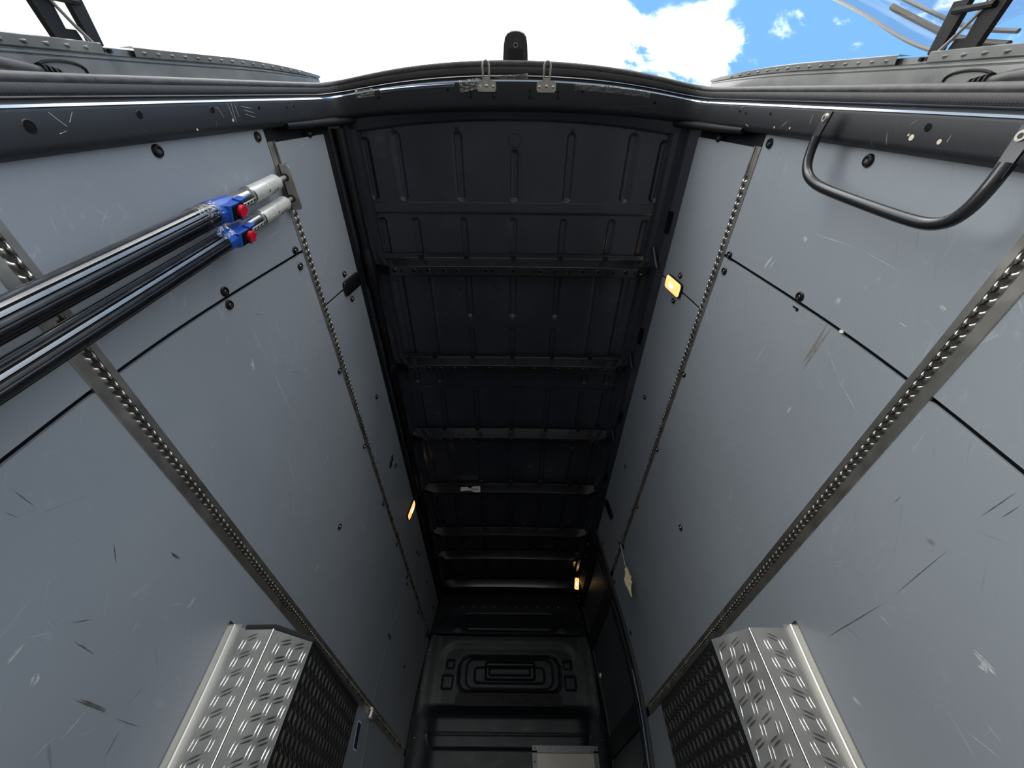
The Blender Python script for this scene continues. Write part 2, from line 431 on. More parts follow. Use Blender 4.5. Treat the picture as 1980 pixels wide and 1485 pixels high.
GAP = .006
LOW_T, LOW_B = Z_LOW - .028, FLOOR_Z + .002
MID_B, MID_T = Z_LOW + .020, Z_UP - .026
UP_B = Z_UP + .018
panels = {}
spec = {
    -1: [('low', .10, .505, LOW_B, LOW_T), ('low', .505, 3.14, LOW_B, LOW_T), ('low', 3.14, 4.5, LOW_B, LOW_T),
         ('mid', .10, .505, MID_B, MID_T), ('mid', .505, 3.14, MID_B, MID_T), ('mid', 3.14, 4.5, MID_B, MID_T),
         ('up', .145, .757, UP_B, 1.868), ('up', .757, 2.66, UP_B, 1.868), ('up', 2.66, 3.2, UP_B, 1.868), ('up', 3.2, 4.5, UP_B, 1.868)],
    1: [('low', .10, .503, LOW_B, LOW_T), ('low', .503, 3.13, LOW_B, LOW_T),
        ('mid', .10, .503, MID_B, MID_T), ('mid', .503, 3.13, MID_B, MID_T),
        ('up', .145, .755, UP_B, 1.925), ('up', .755, 2.66, UP_B, 1.925), ('up', 2.66, 3.22, UP_B, 1.91)],
}
for s, lst in spec.items():
    panels[s] = []
    for row, y0, y1, z0, z1 in lst:
        o = panel(s, y0 + ((GAP if y0 < 1 else .0022) if y0 > .3 else 0), y1 - (GAP if y1 < 1 else .0022), z0, z1, wall[s])
        panels[s].append((y0, y1, z0, z1, o))
def panel_at(s, y, z):
    best = None
    for y0, y1, z0, z1, o in panels[s]:
        if y0 <= y <= y1 and z0 - .03 <= z <= z1 + .03: return o
    return panels[s][0][4]
SCREWS = {
    -1: [(.135, 1.768), (.693, 1.747), (.824, 1.756), (1.444, 1.742), (2.069, 1.749), (.122, 1.461), (.121, 1.075), (.486, 1.458), (.548, 1.456),
         (.484, 1.074), (.525, 1.068), (1.072, 1.485), (1.596, 1.485), (2.134, 1.482), (2.636, 1.486), (1.759, 1.086), (3.116, 1.066), (3.166, 1.066),
         (3.165, 1.716), (3.245, 1.738), (3.112, 1.48), (3.17, 1.452), (2.70, 1.745), (3.75, 1.74), (4.3, 1.73), (3.75, 1.47), (4.3, 1.47), (3.8, 1.07)],
    1: [(.136, 1.775), (.126, 1.468), (.126, 1.08), (.491, 1.47), (.553, 1.467), (.484, 1.080), (.691, 1.766), (.818, 1.762), (1.076, 1.491),
        (1.451, 1.773), (1.607, 1.495), (2.08, 1.77), (2.15, 1.495), (1.753, 1.097), (2.70, 1.765), (2.64, 1.49), (3.08, 1.77), (3.07, 1.08), (3.09, 1.45)],
}
for s, lst in SCREWS.items():
    for y, z in lst: screw(s, y, z, panel_at(s, y, z))
# empty keyhole in the right lower-middle board next to the seam
mb = MB(); n, t = wall_frame(1, 1.07)
mb.disc(wp(1, .522, 1.068, -.001), n, .0055, .0016, 10); mb.box(wp(1, .520, 1.079, -.0002), (n, t, (0, 1, 0)), (.0009, .010, .0026))
mb.build('keyhole', 'black_void', panel_at(1, .6, 1.07))
# torn dark slash in the upper left board, with bare scratch below
mb = MB(); n, t = wall_frame(-1, 1.7)
for y, z, a, b in ((1.985, 1.715, .030, .008), (2.00, 1.69, .022, .010), (1.965, 1.735, .016, .006)):
    mb.box(wp(-1, y, z, .0006), (n, t, (0, 1, 0)), (.0008, a * .8, b * 1.4))
mb.build('gouge', 'black_void', panel_at(-1, 2.0, 1.7))

# individual scuffs worn into the boards: light abrasions, dark rubber streaks, brown stains
SCUFFS = [(-1, 0.949, 0.21, 1.044, 0.21, 0.0061, 'd'), (-1, 1.062, 0.206, 1.17, 0.208, 0.0028, 'd'), (-1, 1.086, 0.225, 1.113, 0.273, 0.0023, 'd'), (-1, 0.787, 0.441, 0.828, 0.413, 0.0034, 'd'), (-1, 0.818, 0.294, 0.875, 0.324, 0.0025, 'd'), (-1, 0.855, 0.278, 0.932, 0.276, 0.003, 'd'), (-1, 0.548, 0.404, 0.613, 0.405, 0.0018, 'd'), (-1, 0.941, 0.503, 0.986, 0.508, 0.0066, 'd'), (-1, 1.117, 0.138, 1.113, 0.198, 0.0032, 'd'), (-1, 0.563, 0.372, 0.604, 0.38, 0.0013, 'd'), (-1, 1.105, 0.432, 1.113, 0.472, 0.0055, 'l'), (-1, 1.731, 0.836, 1.732, 0.884, 0.007, 'l'), (-1, 0.61, 1.107, 0.771, 1.118, 0.002, 'l'), (-1, 0.771, 1.118, 1.099, 1.113, 0.0028, 'l'), (-1, 0.709, 1.057, 0.761, 1.041, 0.0069, 'l'), (-1, 0.983, 0.327, 0.975, 0.358, 0.0023, 'l'), (-1, 0.847, 0.201, 0.839, 0.222, 0.0083, 'l'), (-1, 0.773, 0.215, 0.774, 0.249, 0.0044, 'l'), (-1, 0.978, 0.148, 0.994, 0.204, 0.0029, 'l'), (-1, 0.902, 0.351, 0.958, 0.469, 0.0014, 'l'), (-1, 0.944, 0.116, 0.963, 0.16, 0.0018, 'l'), (-1, 1.059, 1.015, 1.343, 0.965, 0.002, 'l'), (-1, 1.975, 1.247, 2.062, 1.235, 0.0045, 'l'), (1, 1.164, 0.404, 0.917, 0.391, 0.0028, 'd'), (1, 0.917, 0.391, 0.705, 0.4, 0.0019, 'd'), (1, 0.62, 0.411, 0.534, 0.407, 0.0023, 'd'), (1, 0.59, 0.391, 0.539, 0.389, 0.0015, 'd'), (1, 0.66, 0.954, 0.505, 0.942, 0.0142, 'b'), (1, 0.742, 0.528, 0.702, 0.527, 0.0024, 'd'), (1, 0.732, 0.44, 0.719, 0.415, 0.0065, 'b'), (1, 0.807, 0.264, 0.797, 0.217, 0.0067, 'l'), (1, 0.812, 0.245, 0.806, 0.228, 0.0084, 'l'), (1, 0.956, 0.378, 0.944, 0.347, 0.0036, 'l'), (1, 0.348, 1.162, 0.328, 1.161, 0.0093, 'l'), (1, 0.472, 1.274, 0.408, 1.251, 0.0053, 'l'), (1, 0.472, 1.251, 0.414, 1.235, 0.0035, 'l'), (1, 0.316, 1.147, 0.308, 0.982, 0.0022, 'l'), (1, 0.308, 0.982, 0.318, 0.836, 0.002, 'l'), (1, 0.452, 0.955, 0.426, 0.957, 0.007, 'l'), (1, 0.387, 0.904, 0.371, 0.903, 0.0065, 'l'), (1, 0.363, 0.89, 0.344, 0.883, 0.0063, 'l'), (1, 0.342, 0.727, 0.346, 0.707, 0.0053, 'l'), (1, 0.556, 0.924, 0.607, 0.823, 0.0015, 'l'), (1, 0.607, 0.834, 0.642, 0.727, 0.0028, 'l'), (1, 0.812, 0.915, 0.775, 0.911, 0.005, 'l'), (1, 1.31, 0.925, 1.225, 0.961, 0.0031, 'l'), (1, 0.409, 0.786, 0.411, 0.755, 0.0036, 'l'), (1, 0.941, 0.184, 0.89, 0.118, 0.002, 'l'), (1, 1.186, 0.284, 1.165, 0.254, 0.0064, 'l'), (1, 0.757, 1.129, 0.675, 1.119, 0.0028, 'l'), (1, 0.882, 0.18, 0.878, 0.145, 0.0019, 'l')]
mat('scuff_light', (0.50, 0.52, 0.53), rough=0.6, noise=0.35, nscale=120)
mat('scuff_dark', (0.10, 0.10, 0.098), rough=0.5, noise=0.4, nscale=120)
mat('scuff_brown', (0.21, 0.205, 0.20), rough=0.5, noise=0.3, nscale=90)
for sd_, ya, za, yb, zb, w_, k_ in SCUFFS:
    r_ = random.Random(int(ya * 1000 + za * 7000)); mb_ = MB()
    L_ = math.hypot(yb - ya, zb - za); dy, dz = (yb - ya) / L_, (zb - za) / L_
    for q in range(1 if w_ < .004 else 3):
        o_ = (q - 1) * w_ * .45 * (0 if w_ < .004 else 1) + r_.uniform(-.2, .2) * w_
        t0, t1 = r_.uniform(0, .2), r_.uniform(.8, 1); n_ = 8; top = []; bot = []
        hw = w_ * (.30 if w_ >= .004 else .42)
        for i in range(n_ + 1):
            t = t0 + (t1 - t0) * i / n_; e = hw * math.sin(math.pi * min(.97, max(.03, i / n_))) * r_.uniform(.6, 1.1); wob = o_ + r_.uniform(-.15, .15) * w_
            y, z = ya + (yb - ya) * t - dz * wob, za + (zb - za) * t + dy * wob
            top.append(wp(sd_, y - dz * e, z + dy * e, .0004)); bot.append(wp(sd_, y + dz * e, z - dy * e, .0004))
        mb_.add(top + bot, [(i, i + 1, n_ + 2 + i, n_ + 1 + i) for i in range(n_)])
    mb_.build('scuff', {'l': 'scuff_light', 'd': 'scuff_dark', 'b': 'scuff_brown'}[k_], panel_at(sd_, (ya + yb) / 2, (za + zb) / 2))

# ---- ceiling: pressed roof skin with beads, one heightfield
BANDS = [(.44, .497), (1.59, 1.625)]
BEADS = []
for x in (.262, -.262, .545, -.545): BEADS.append((x, .165, .415, .023))
BEADS.append((0, .235, .415, .023))
for x in (.69, -.69): BEADS.append((x, .19, .41, .022))
for x in (0, .258, -.258, .505, -.505, .675, -.675): BEADS.append((x, .535, .70, .021))
for x in (0, .253, -.253): BEADS += [(x, .83, 1.06, .020), (x, 1.175, 1.36, .020)]
for x in (.49, -.49, .64, -.64): BEADS += [(x, .83, 1.36, .024), (x, 1.46, 1.56, .02)]
for x in (0, .252, -.252, .49, -.49, .65, -.65):
    BEADS += [(x, 1.67, 1.99, .022), (x, 2.12, 2.63, .022), (x, 2.76, 3.29, .022), (x, 3.42, 3.73, .022), (x, 3.86, 4.34, .022)]
def roof_z(x, y):
    z = 2.058 + .014 * (1 - (x / .74) ** 2)
    if abs(x) < .70:
        for a, b in BANDS:
            z -= .007 * max(0, min(1, (y - a) / .004)) * max(0, min(1, (b - y) / .006))
    for bx, a, b, r in BEADS:
        if abs(x - bx) > r: continue
        if y < a - r or y > b + r: continue
        dy = max(a - y, 0, y - b); d = math.hypot(x - bx, dy) / r
        if d < 1: z += .013 * min(1, (1 - d) * 1.9)
    return z
xs = []
q = -.745
fine = sorted({round(b[0], 3) for b in BEADS})
xs = sorted({round(-.745 + i * .0225, 4) for i in range(67)} | {round(bx + d, 4) for bx in fine for d in (-.024, -.020, -.015, -.010, -.004, .004, .010, .015, .020, .024)})
ys_ = sorted({round(.06 + i * .03, 4) for i in range(151)} | {round(e + d, 4) for a, b in BANDS for e in (a, b) for d in (0, .004, -.006, .002)} |
             {round(e + d, 4) for _, a, b, r in BEADS for e, sg in ((a, -1), (b, 1)) for d in (sg * r, sg * r * .8, sg * r * .5, sg * r * .2, 0)})
v = [(x, y, roof_z(x, y)) for y in ys_ for x in xs]
nx_ = len(xs)
f = [(j * nx_ + i, j * nx_ + i + 1, (j + 1) * nx_ + i + 1, (j + 1) * nx_ + i) for j in range(len(ys_) - 1) for i in range(nx_ - 1)]
# closed outer roof skin above
b0 = len(v)
v += [(-.80, .0, 2.04), (.80, .0, 2.04), (.80, 4.7, 2.04), (-.80, 4.7, 2.04), (-.74, 0, 2.10), (.74, 0, 2.10), (.74, 4.7, 2.10), (-.74, 4.7, 2.10)]
f += [(b0 + 4, b0 + 5, b0 + 6, b0 + 7), (b0, b0 + 4, b0 + 7, b0 + 3), (b0 + 1, b0 + 2, b0 + 6, b0 + 5), (b0 + 2, b0 + 3, b0 + 7, b0 + 6)]
ceil = mesh('ceiling', v, f, 'roof_paint', smooth=True, org=(0, 2.3, 2.0), angle=50)
tag(ceil, 'dark glossy pressed steel roof skin with embossed beads', kind='structure')

# crossbeams: hat-shaped roof bows
hole_mb = MB()
for r0, r1, h0, h1 in ((.0145, .013, 0, .0025), (.013, .0075, .0025, .0012)):
    vv = []
    for r, h in ((r0, h0), (r1, h1)):
        vv += [(r * math.cos(2 * math.pi * k / 14), r * math.sin(2 * math.pi * k / 14), -h) for k in range(14)]
    hole_mb.add(vv, [(k, (k + 1) % 14, 14 + (k + 1) % 14, 14 + k) for k in range(14)], 0)
hole_mb.add([(.0075 * math.cos(2 * math.pi * k / 14), .0075 * math.sin(2 * math.pi * k / 14), -.0011) for k in range(14)], [tuple(range(14))], 1)
hole_o = hole_mb.build('bolt_hole', ['beam_paint', 'black_void'], None, True, org=(0, 0, 0)); hole_me = hole_o.data; bpy.data.objects.remove(hole_o)
small_mb = MB(); small_mb.add([(.006 * math.cos(2 * math.pi * k / 10), .006 * math.sin(2 * math.pi * k / 10), -.0006) for k in range(10)], [tuple(range(10))], 0)
small_o = small_mb.build('bolt_hole', ['black_void'], None, False, org=(0, 0, 0)); small_me = small_o.data; bpy.data.objects.remove(small_o)
BEAMS = [(.718, .738, .789), (1.362, 1.378, 1.434), (2.006, 2.025, 2.075), (2.655, 2.677, 2.715), (3.318, 3.335, 3.365), (3.752, 3.77, 3.80), (4.365, 4.383, 4.42)]
for bi, (ya, yb, yc) in enumerate(BEAMS):
    hx = .735
    def crown(x): return .012 * (1 - (x / .74) ** 2)
    xs2 = [-hx, -hx + .03, -hx + .06, -hx + .075, -.5, -.25, 0, .25, .5, hx - .075, hx - .06, hx - .03, hx]
    def zlow(x):
        e = abs(x)
        base = 1.985 + crown(x) - .012
        if e > hx - .065: base += .008 + (e - (hx - .065)) * .35
        return base
    v = []; f = []
    prof_n = 6
    for x in xs2:
        zl = zlow(x); zt = 2.064 + crown(x) - .012
        v += [(x, ya - .022, zt - .002), (x, ya, zt - .004), (x, yb, zl), (x, yc, zl), (x, yc + .016, zt - .004), (x, yc + .035, zt - .002)]
    for i in range(len(xs2) - 1):
        for k in range(prof_n - 1):
            a = i * prof_n + k; f.append((a, a + 1, a + prof_n + 1, a + prof_n))
    f.append(tuple(range(prof_n))); f.append(tuple((len(xs2) - 1) * prof_n + k for k in range(prof_n)))
    bm_o = mesh('crossbeam', v, f, 'beam_paint', ceil, smooth=True, angle=20)
    bv = bm_o.modifiers.new('bevel', 'BEVEL'); bv.width = .0025; bv.segments = 2; bv.limit_method = 'ANGLE'; bv.angle_limit = math.radians(25)
    ym = (yb + yc) / 2
    if bi < 3:
        for x, big in ((-.68, 0), (-.635, 1), (-.60, 0), (-.53, 1), (-.50, 0), (-.455, 1), (-.37, 1), (-.30, 1), (-.145, 1), (-.115, 0), (0, 1), (.115, 0), (.145, 1), (.225, 0), (.295, 1), (.37, 1), (.455, 1), (.505, 0), (.535, 0), (.60, 1), (.65, 0), (.69, 1)):
            o = bpy.data.objects.new('bolt_hole', hole_me if big else small_me)
            link(o, bm_o, (x, ym, zlow(x) - .0004))
    # clips where the beads meet the bow
    for x in (0, .255, -.255, .5, -.5):
        mbc = MB(); mbc.box((x, ya - .004, 2.054 + crown(x) - .012), ((1, 0, 0), (0, 1, 0), (0, 0, 1)), (.012, .010, .008))
        mbc.build('clip', 'black_plastic', bm_o)
# side rails between roof and lining, with light bracket loops on the right
for s in (-1, 1):
    mb_ = MB()
    pts = [(.700, 2.052), (.712, 2.035), (.735, 2.03), (.752, 2.005), (.757, 1.97), (.79, 1.93), (.80, 1.96), (.76, 2.04)]
    mb_.prism([(s * x, .11, z) for x, z in pts], (0, 4.42, 0))
    mb_.build('side_rail', 'roof_paint', ceil, angle=30)
for y in (.70, 1.34, 1.99, 2.64):
    mb_ = MB()
    mb_.tube([(.735, y - .06, 2.02), (.742, y - .02, 1.99), (.748, y + .01, 1.965), (.752, y + .025, 1.95)], .010, 8)
    mb_.build('bracket', 'beam_paint', ceil, True)
    mb_ = MB(); mb_.box((.758, y - .2, 1.965), ((1, 0, 0), (0, 1, 0), (0, 0, 1)), (.006, .05, .014)); mb_.build('slot', 'black_void', ceil)

# rear inner roof bow just behind the door header
def bow(x, y=.05): return (-.0725 + .34 * y) * (1 - min(1, abs(x) / .76) ** 2.2)
v = []; f = []
xs3 = [-.74 + 1.48 * i / 32 for i in range(33)]
for x in xs3:
    c = .02 * (1 - (x / .74) ** 2); yb_ = bow(x)
    v += [(x, .055 + yb_, 2.035 + c), (x, .075 + yb_, 2.012 + c), (x, .118 + yb_, 2.020 + c), (x, .150 + yb_, 2.034 + c), (x, .160 + yb_, 2.052 + c), (x, .16 + yb_, 2.075 + c)]
for i in range(32):
    for k in range(5): a = i * 6 + k; f.append((a, a + 1, a + 7, a + 6))
inner = mesh('inner_bow', v, f, 'roof_paint', ceil, True, angle=30)
for x in (-.11, .11):
    mb_ = MB(); mb_.box((x, .10 + bow(x), 2.034), ((1, 0, 0), (0, 1, 0), (0, 0, 1)), (.012, .02, .004)); mb_.build('clip', 'black_plastic', inner)
mb_ = MB(); mb_.disc((0, .176, roof_z(0, .14) + .001), (0, 0, -1), .029, .010, 24, top=.026); mb_.disc((0, .176, roof_z(0, .14) - .009), (0, 0, -1), .018, .003, 20)
mb_.build('plug', 'roof_paint', ceil, True, angle=30)
# short rounded stubs in the upper rear corners
for s in (-1, 1):
    mb_ = MB(); mb_.tube([(s * .80, .100, 1.60), (s * .792, .102, 1.68), (s * .775, .104, 1.80), (s * .75, .105, 1.95), (s * .70, .100, 2.01)], [.010, .012, .013, .016, .016], 10)
    mb_.build('corner_tube', 'skin_paint', ceil, True)

# ---- bulkhead: moulded plastic partition, heightfield in x/z
def rrect(x, z, x0, x1, z0, z1, r):
    cx, cz = (x0 + x1) / 2, (z0 + z1) / 2; hx_, hz = (x1 - x0) / 2 - r, (z1 - z0) / 2 - r
    dx, dz = abs(x - cx) - hx_, abs(z - cz) - hz
    return math.hypot(max(dx, 0), max(dz, 0)) + min(max(dx, dz), 0) - r
def sm(a, b, x):
    t = max(0, min(1, (x - a) / (b - a))); return t * t * (3 - 2 * t)
def groove(d, w=.010): return max(0, 1 - abs(d) / w)
def bulk_y(x, z):
    """positive = towards the load area"""
    h = 0
    ax = abs(x)
    if z > 1.553:
        h += .050 - .035 * sm(1.553, 1.80, z)
        h -= .010 * groove(rrect(x, z, -.46, .46, 1.60, 1.765, .03), .012)
        tri = max(abs(ax - .55) * 1.6 + (z - 1.60) * .55 - .06, 1.595 - z)
        h += .014 * sm(.02, -.015, tri)
    else:
        h += .0
        d0 = rrect(x, z, -.68, .68, .60, 1.48, .16); h -= .015 * sm(.04, -.04, d0) * sm(.90, 1.0, z)
        d1 = rrect(x, z, -.50, .51, 1.085, 1.385, .10)
        h -= .014 * groove(d1, .014); h += .012 * sm(.0, -.02, d1)
        d2 = rrect(x, z, -.43, .44, 1.105, 1.36, .08); h += .010 * sm(0.0, -.02, d2)
        d3 = rrect(x, z, -.345, .355, 1.15, 1.29, .04); h -= .020 * sm(0, -.015, d3)
        d4 = rrect(x, z, -.24, .26, 1.175, 1.325, .03); h += .030 * sm(0, -.015, d4)
        d5 = rrect(x, z, -.20, .215, 1.21, 1.285, .02); h -= .026 * sm(0, -.014, d5)
        for s in (-1, 1):
            da = rrect(x * s, z, .54, .66, 1.10, 1.225, .015); h += .016 * sm(0, -.018, da)
            db = rrect(x * s, z, .54, .63, 1.265, 1.35, .015); h += .016 * sm(0, -.018, db)
        # lower bulge
        h += .070 * sm(1.00, .87, z) * sm(.86, .62, ax)
        if z < .9:
            d6 = rrect(x, z, -.725 + (.775 - z) * .5, .725 - (.775 - z) * .5, .680, .775, .02); h -= .010 * groove(d6, .010)
        h += .03 * sm(.70, .83, ax)
    return h
def bulk_half(z):
    if z > 1.60: return .80 - .19 * sm(1.62, 1.86, z)
    return .80 + .045 * sm(1.60, 1.35, z)
NXB, NZB = 190, 230
v = []; f = []
Z0B, Z1B = -.05, 1.86
for j in range(NZB + 1):
    z = Z0B + (Z1B - Z0B) * j / NZB; hx_ = bulk_half(z)
    for i in range(NXB + 1):
        x = -hx_ + 2 * hx_ * i / NXB
        v.append((x, Y_END - bulk_y(x, z), z))
f = [(j * (NXB + 1) + i, j * (NXB + 1) + i + 1, (j + 1) * (NXB + 1) + i + 1, (j + 1) * (NXB + 1) + i) for j in range(NZB) for i in range(NXB)]
bulk = mesh('wall_front', v, f, 'bulkhead_plastic', smooth=True, org=(0, Y_END, Z0B), angle=60)
tag(bulk, 'moulded dark plastic bulkhead closing the load area', kind='structure')
mb_ = MB(); mb_.box((0, Y_END + .10, .98), ((1, 0, 0), (0, 1, 0), (0, 0, 1)), (.95, .02, 1.12)); mb_.build('backing', 'skin_paint', bulk)
# felt strip stuck on it
mb_ = MB(); mb_.box((0, Y_END - .002, 1.025), ((1, 0, 0), (0, 1, 0), (0, 0, 1)), (.50, .022, .047)); mb_.build('felt_strip', 'felt', bulk)
# bolts
bolt_mb = MB(); bolt_mb.disc((0, 0, 0), (0, -1, 0), .007, .006, 8, 0, dome=True)
bo = bolt_mb.build('bolt', 'steel', None, True, org=(0, 0, 0)); bolt_me = bo.data; bpy.data.objects.remove(bo)
for i in range(10):
    x = -.52 + 1.06 * i / 9
    link(bpy.data.objects.new('bolt', bolt_me), bulk, (x, Y_END - bulk_y(x, 1.84) - .002, 1.838))
for s in (-1, 1):
    for z in (1.70, 1.55, 1.42, 1.28, 1.10, .93, .75, .55):
        x = s * (bulk_half(z) - .022)
        link(bpy.data.objects.new('bolt', bolt_me), bulk, (x, Y_END - bulk_y(x, z) - .002, z))
# bright metal hatch plate low on the right
hp = MB(); yh = Y_END - .085
for (x0, x1, z0, z1) in ((.205, .245, .20, .668), (.725, .765, .20, .668), (.205, .765, .655, .70)):
    hp.box(((x0 + x1) / 2, yh - .010, (z0 + z1) / 2), ((1, 0, 0), (0, 1, 0), (0, 0, 1)), ((x1 - x0) / 2, .008, (z1 - z0) / 2))
mat('frame_grey', (0.10, 0.105, 0.11), rough=0.4, metal=0.5, noise=0.3, nscale=40); hp.build('hatch_frame', 'frame_grey', bulk)
# slightly dished bright sheet
v = []; f = []
for j in range(13):
    for i in range(13):
        x = .245 + .48 * i / 12; z = .20 + .455 * j / 12
        v.append((x, yh - .004 - .012 * math.sin(math.pi * i / 12) * math.sin(math.pi * j / 12), z))
f = [(j * 13 + i, j * 13 + i + 1, (j + 1) * 13 + i + 1, (j + 1) * 13 + i) for j in range(12) for i in range(12)]
mat('hatch_sheet', (0.40, 0.37, 0.31), rough=0.5, metal=0.4, noise=0.06, nscale=8)
mesh('hatch_sheet', v, f, 'hatch_sheet', bulk, True)
for x in (.225, .745):
    link(bpy.data.objects.new('bolt', bolt_me), bulk, (x, yh - .018, .682)); link(bpy.data.objects.new('bolt', bolt_me), bulk, (x, yh - .018, .60))

# ---- sliding side door on the right, seen from inside
door = bpy.data.objects.new('door_1', None); link(door, None, (.88, 3.9, FLOOR_Z)); tag(door, 'dark sliding side door with grey board infills', kind='structure')
def wall_strip(name, side, y0, y1, z0, z1, off, mat_, parent, th=.02):
    return panel(side, y0, y1, z0, z1, parent, mat_, th, name, off)
panel(1, 3.36, 4.42, .755, 1.40, door, 'door_board', .008, 'panel', -.004)
panel(1, 3.36, 4.42, FLOOR_Z, .615, door, 'door_board', .008, 'panel', -.004)
panel(1, 3.42, 4.42, 1.525, 1.80, door, 'door_board', .008, 'panel', -.004)
# frame: two rails, front stile, opening post with a bluish highlight coloured onto its edge
wall_strip('rail', 1, 3.30, 4.50, 1.40, 1.525, .012, 'jamb_paint', door)
wall_strip('rail', 1, 3.30, 4.50, .615, .755, .012, 'jamb_paint', door)
wall_strip('stile', 1, 3.30, 3.37, FLOOR_Z, 1.88, .004, 'jamb_paint', door)
wall_strip('stile', 1, 4.42, 4.54, FLOOR_Z, 1.86, .010, 'jamb_paint', door)
wall_strip('post', 1, 3.14, 3.20, FLOOR_Z, 1.93, .018, 'jamb_paint', door)
wall_strip('post_edge', 1, 3.196, 3.203, FLOOR_Z, .90, .022, 'edge_highlight', door, .01)
for z in (1.30, .95, .45):
    screw(1, 4.33, z, door, .8, 0); screw(1, 3.40, z, door, .8, 0)
mb_ = MB(); mb_.disc(wp(1, 4.30, 1.16, .012), (-1, -.3, 0), .02, .012, 12, 0, dome=True); mb_.build('buffer', 'paper_white', door, True)
# door header above the opening, dotted with bolts
mb_ = MB(); mb_.prism([(x, 3.25, z) for x, z in ((.735, 2.02), (.765, 1.86), (.80, 1.80), (.83, 1.80), (.83, 2.02))], (0, 1.3, 0)); hd = mb_.build('header', 'skin_paint', door)
bolt2 = MB(); bolt2.disc((0, 0, 0), (-.9, -.3, -.1), .007, .006, 8, 0, dome=True); bo = bolt2.build('bolt', 'steel', None, True, org=(0, 0, 0)); bolt2_me = bo.data; bpy.data.objects.remove(bo)
for y, z in ((3.42, 1.955), (3.62, 1.945), (3.90, 1.93), (4.1, 1.92), (4.38, 1.90), (4.47, 1.885)):
    zz = z; x = .735 + (2.02 - zz) * .03 / .16
    link(bpy.data.objects.new('bolt', bolt2_me), hd, (x - .002, y, zz))

# ---- rear door frame (jamb) swept along pillar - header - pillar
path = []
def pz(z): return wall_x(z) - .030
for i in range(27):
    z = -.62 + i * .09
    if z <= 1.74: path.append((-pz(z), z))
path += [(-.770, 1.79), (-.767, 1.84), (-.762, 1.885), (-.750, 1.925), (-.728, 1.955), (-.700, 1.970), (-.66, 1.977)]
hdr = [(-.60 + .06 * i, 1.980 + .02 * (1 - ((-.60 + .06 * i) / .66) ** 2)) for i in range(21)]
full = path + hdr + [(-x, z) for x, z in reversed(path)]
def sweep(prof, name, mats, parent=None, closed=False, sub=None, smooth=True, angle=35, pts=None, org=None):
    P = pts or full
    v = []; f = []; n = len(prof)
    for i, (x, z) in enumerate(P):
        a = Vector((P[max(i - 1, 0)][0], P[max(i - 1, 0)][1])); b = Vector((P[min(i + 1, len(P) - 1)][0], P[min(i + 1, len(P) - 1)][1]))
        t = (b - a).normalized(); o = Vector((-t.y, t.x))
        for (da, dy) in prof: v.append((x + o.x * da, dy + (bow(x, dy) if z > 1.88 else 0.0), z + o.y * da))
    m = n if closed else n - 1
    for i in range(len(P) - 1):
        for k in range(m): f.append((i * n + k, i * n + (k + 1) % n, (i + 1) * n + (k + 1) % n, (i + 1) * n + k))
    return mesh(name, v, f, mats, parent, smooth, org=org, angle=angle)
jamb = sweep([(.060, .012), (.018, .017), (.006, .024), (.0008, .031), (0, .035), (0, .082), (.002, .090), (.010, .098), (.030, .104), (.075, .106), (.085, .02)], 'trim_1', 'jamb_paint', org=(0, .05, FLOOR_Z))
tag(jamb, 'scratched dark painted steel frame around the rear door opening', kind='structure')
sweep([(.0180, .0150), (.0150, .0172)], 'edge_strip', 'strip_sky_sheen', jamb)
sweep([(.0040, .0240), (-.0002, .0282)], 'edge_strip', 'strip_sky_sheen', jamb)
# holes in the pillar faces
hb = MB(); hb.disc((0, 0, 0), (1, 0, 0), .0075, .0012, 12, 1); hb.tube([(0.0002, 0, 0), (.0016, 0, 0)], [.0098, .0085], 12, 0, caps=False)
ho = hb.build('hole', ['jamb_paint', 'black_void'], None, True, org=(0, 0, 0)); hole2 = ho.data; bpy.data.objects.remove(ho)
for s, lst in ((-1, [(.055, .80, 1.2), (.047, 1.04, .85), (.045, 1.27, .85), (.045, 1.47, .6), (.048, 1.62, .5), (.046, 1.66, .5)]), (1, [(.050, .945, .85), (.047, 1.47, .5), (.050, 1.60, .5), (.046, 1.64, .5)])):
    for y, z, k in lst:
        o = bpy.data.objects.new('hole', hole2); o.scale = (1, k, k)
        if s > 0: o.rotation_euler = (0, 0, math.pi)
        link(o, jamb, (s * (pz(z) - .0002), y, z))
# small holes in the header
hbh = MB(); hbh.disc((0, 0, 0), (0, 0, -1), .005, .0008, 10, 0); ho = hbh.build('hole', ['black_void'], None, False, org=(0, 0, 0)); hole3 = ho.data; bpy.data.objects.remove(ho)
def hz(x): return 1.980 + .02 * (1 - (x / .66) ** 2) if abs(x) < .62 else 1.977
for x, y in ((-.57, .05), (-.28, .045), (.28, .045), (.585, .055)):
    link(bpy.data.objects.new('hole', hole3), jamb, (x, y + bow(x), hz(x)))
# pen marks beside the striker plates (I L I I)
for x, foot in ((-.186, 'I'), (-.093, 'L'), (.062, 'I'), (.180, 'I')):
    mb_ = MB(); zz = hz(x) - .0004; y = .062 + bow(x)
    mb_.box((x, y, zz), ((1, 0, 0), (0, 1, 0), (0, 0, 1)), (.0016, .012, .0004))
    if foot == 'I':
        mb_.box((x, y - .012, zz), ((1, .1, 0), (0, 1, 0), (0, 0, 1)), (.008, .0014, .0004)); mb_.box((x - .001, y + .012, zz), ((1, -.1, 0), (0, 1, 0), (0, 0, 1)), (.007, .0014, .0004))
    else:
        mb_.box((x + .005, y + .012, zz), ((1, .2, 0), (0, 1, 0), (0, 0, 1)), (.006, .0014, .0004))
    mb_.build('pen_mark', 'black_void', jamb)
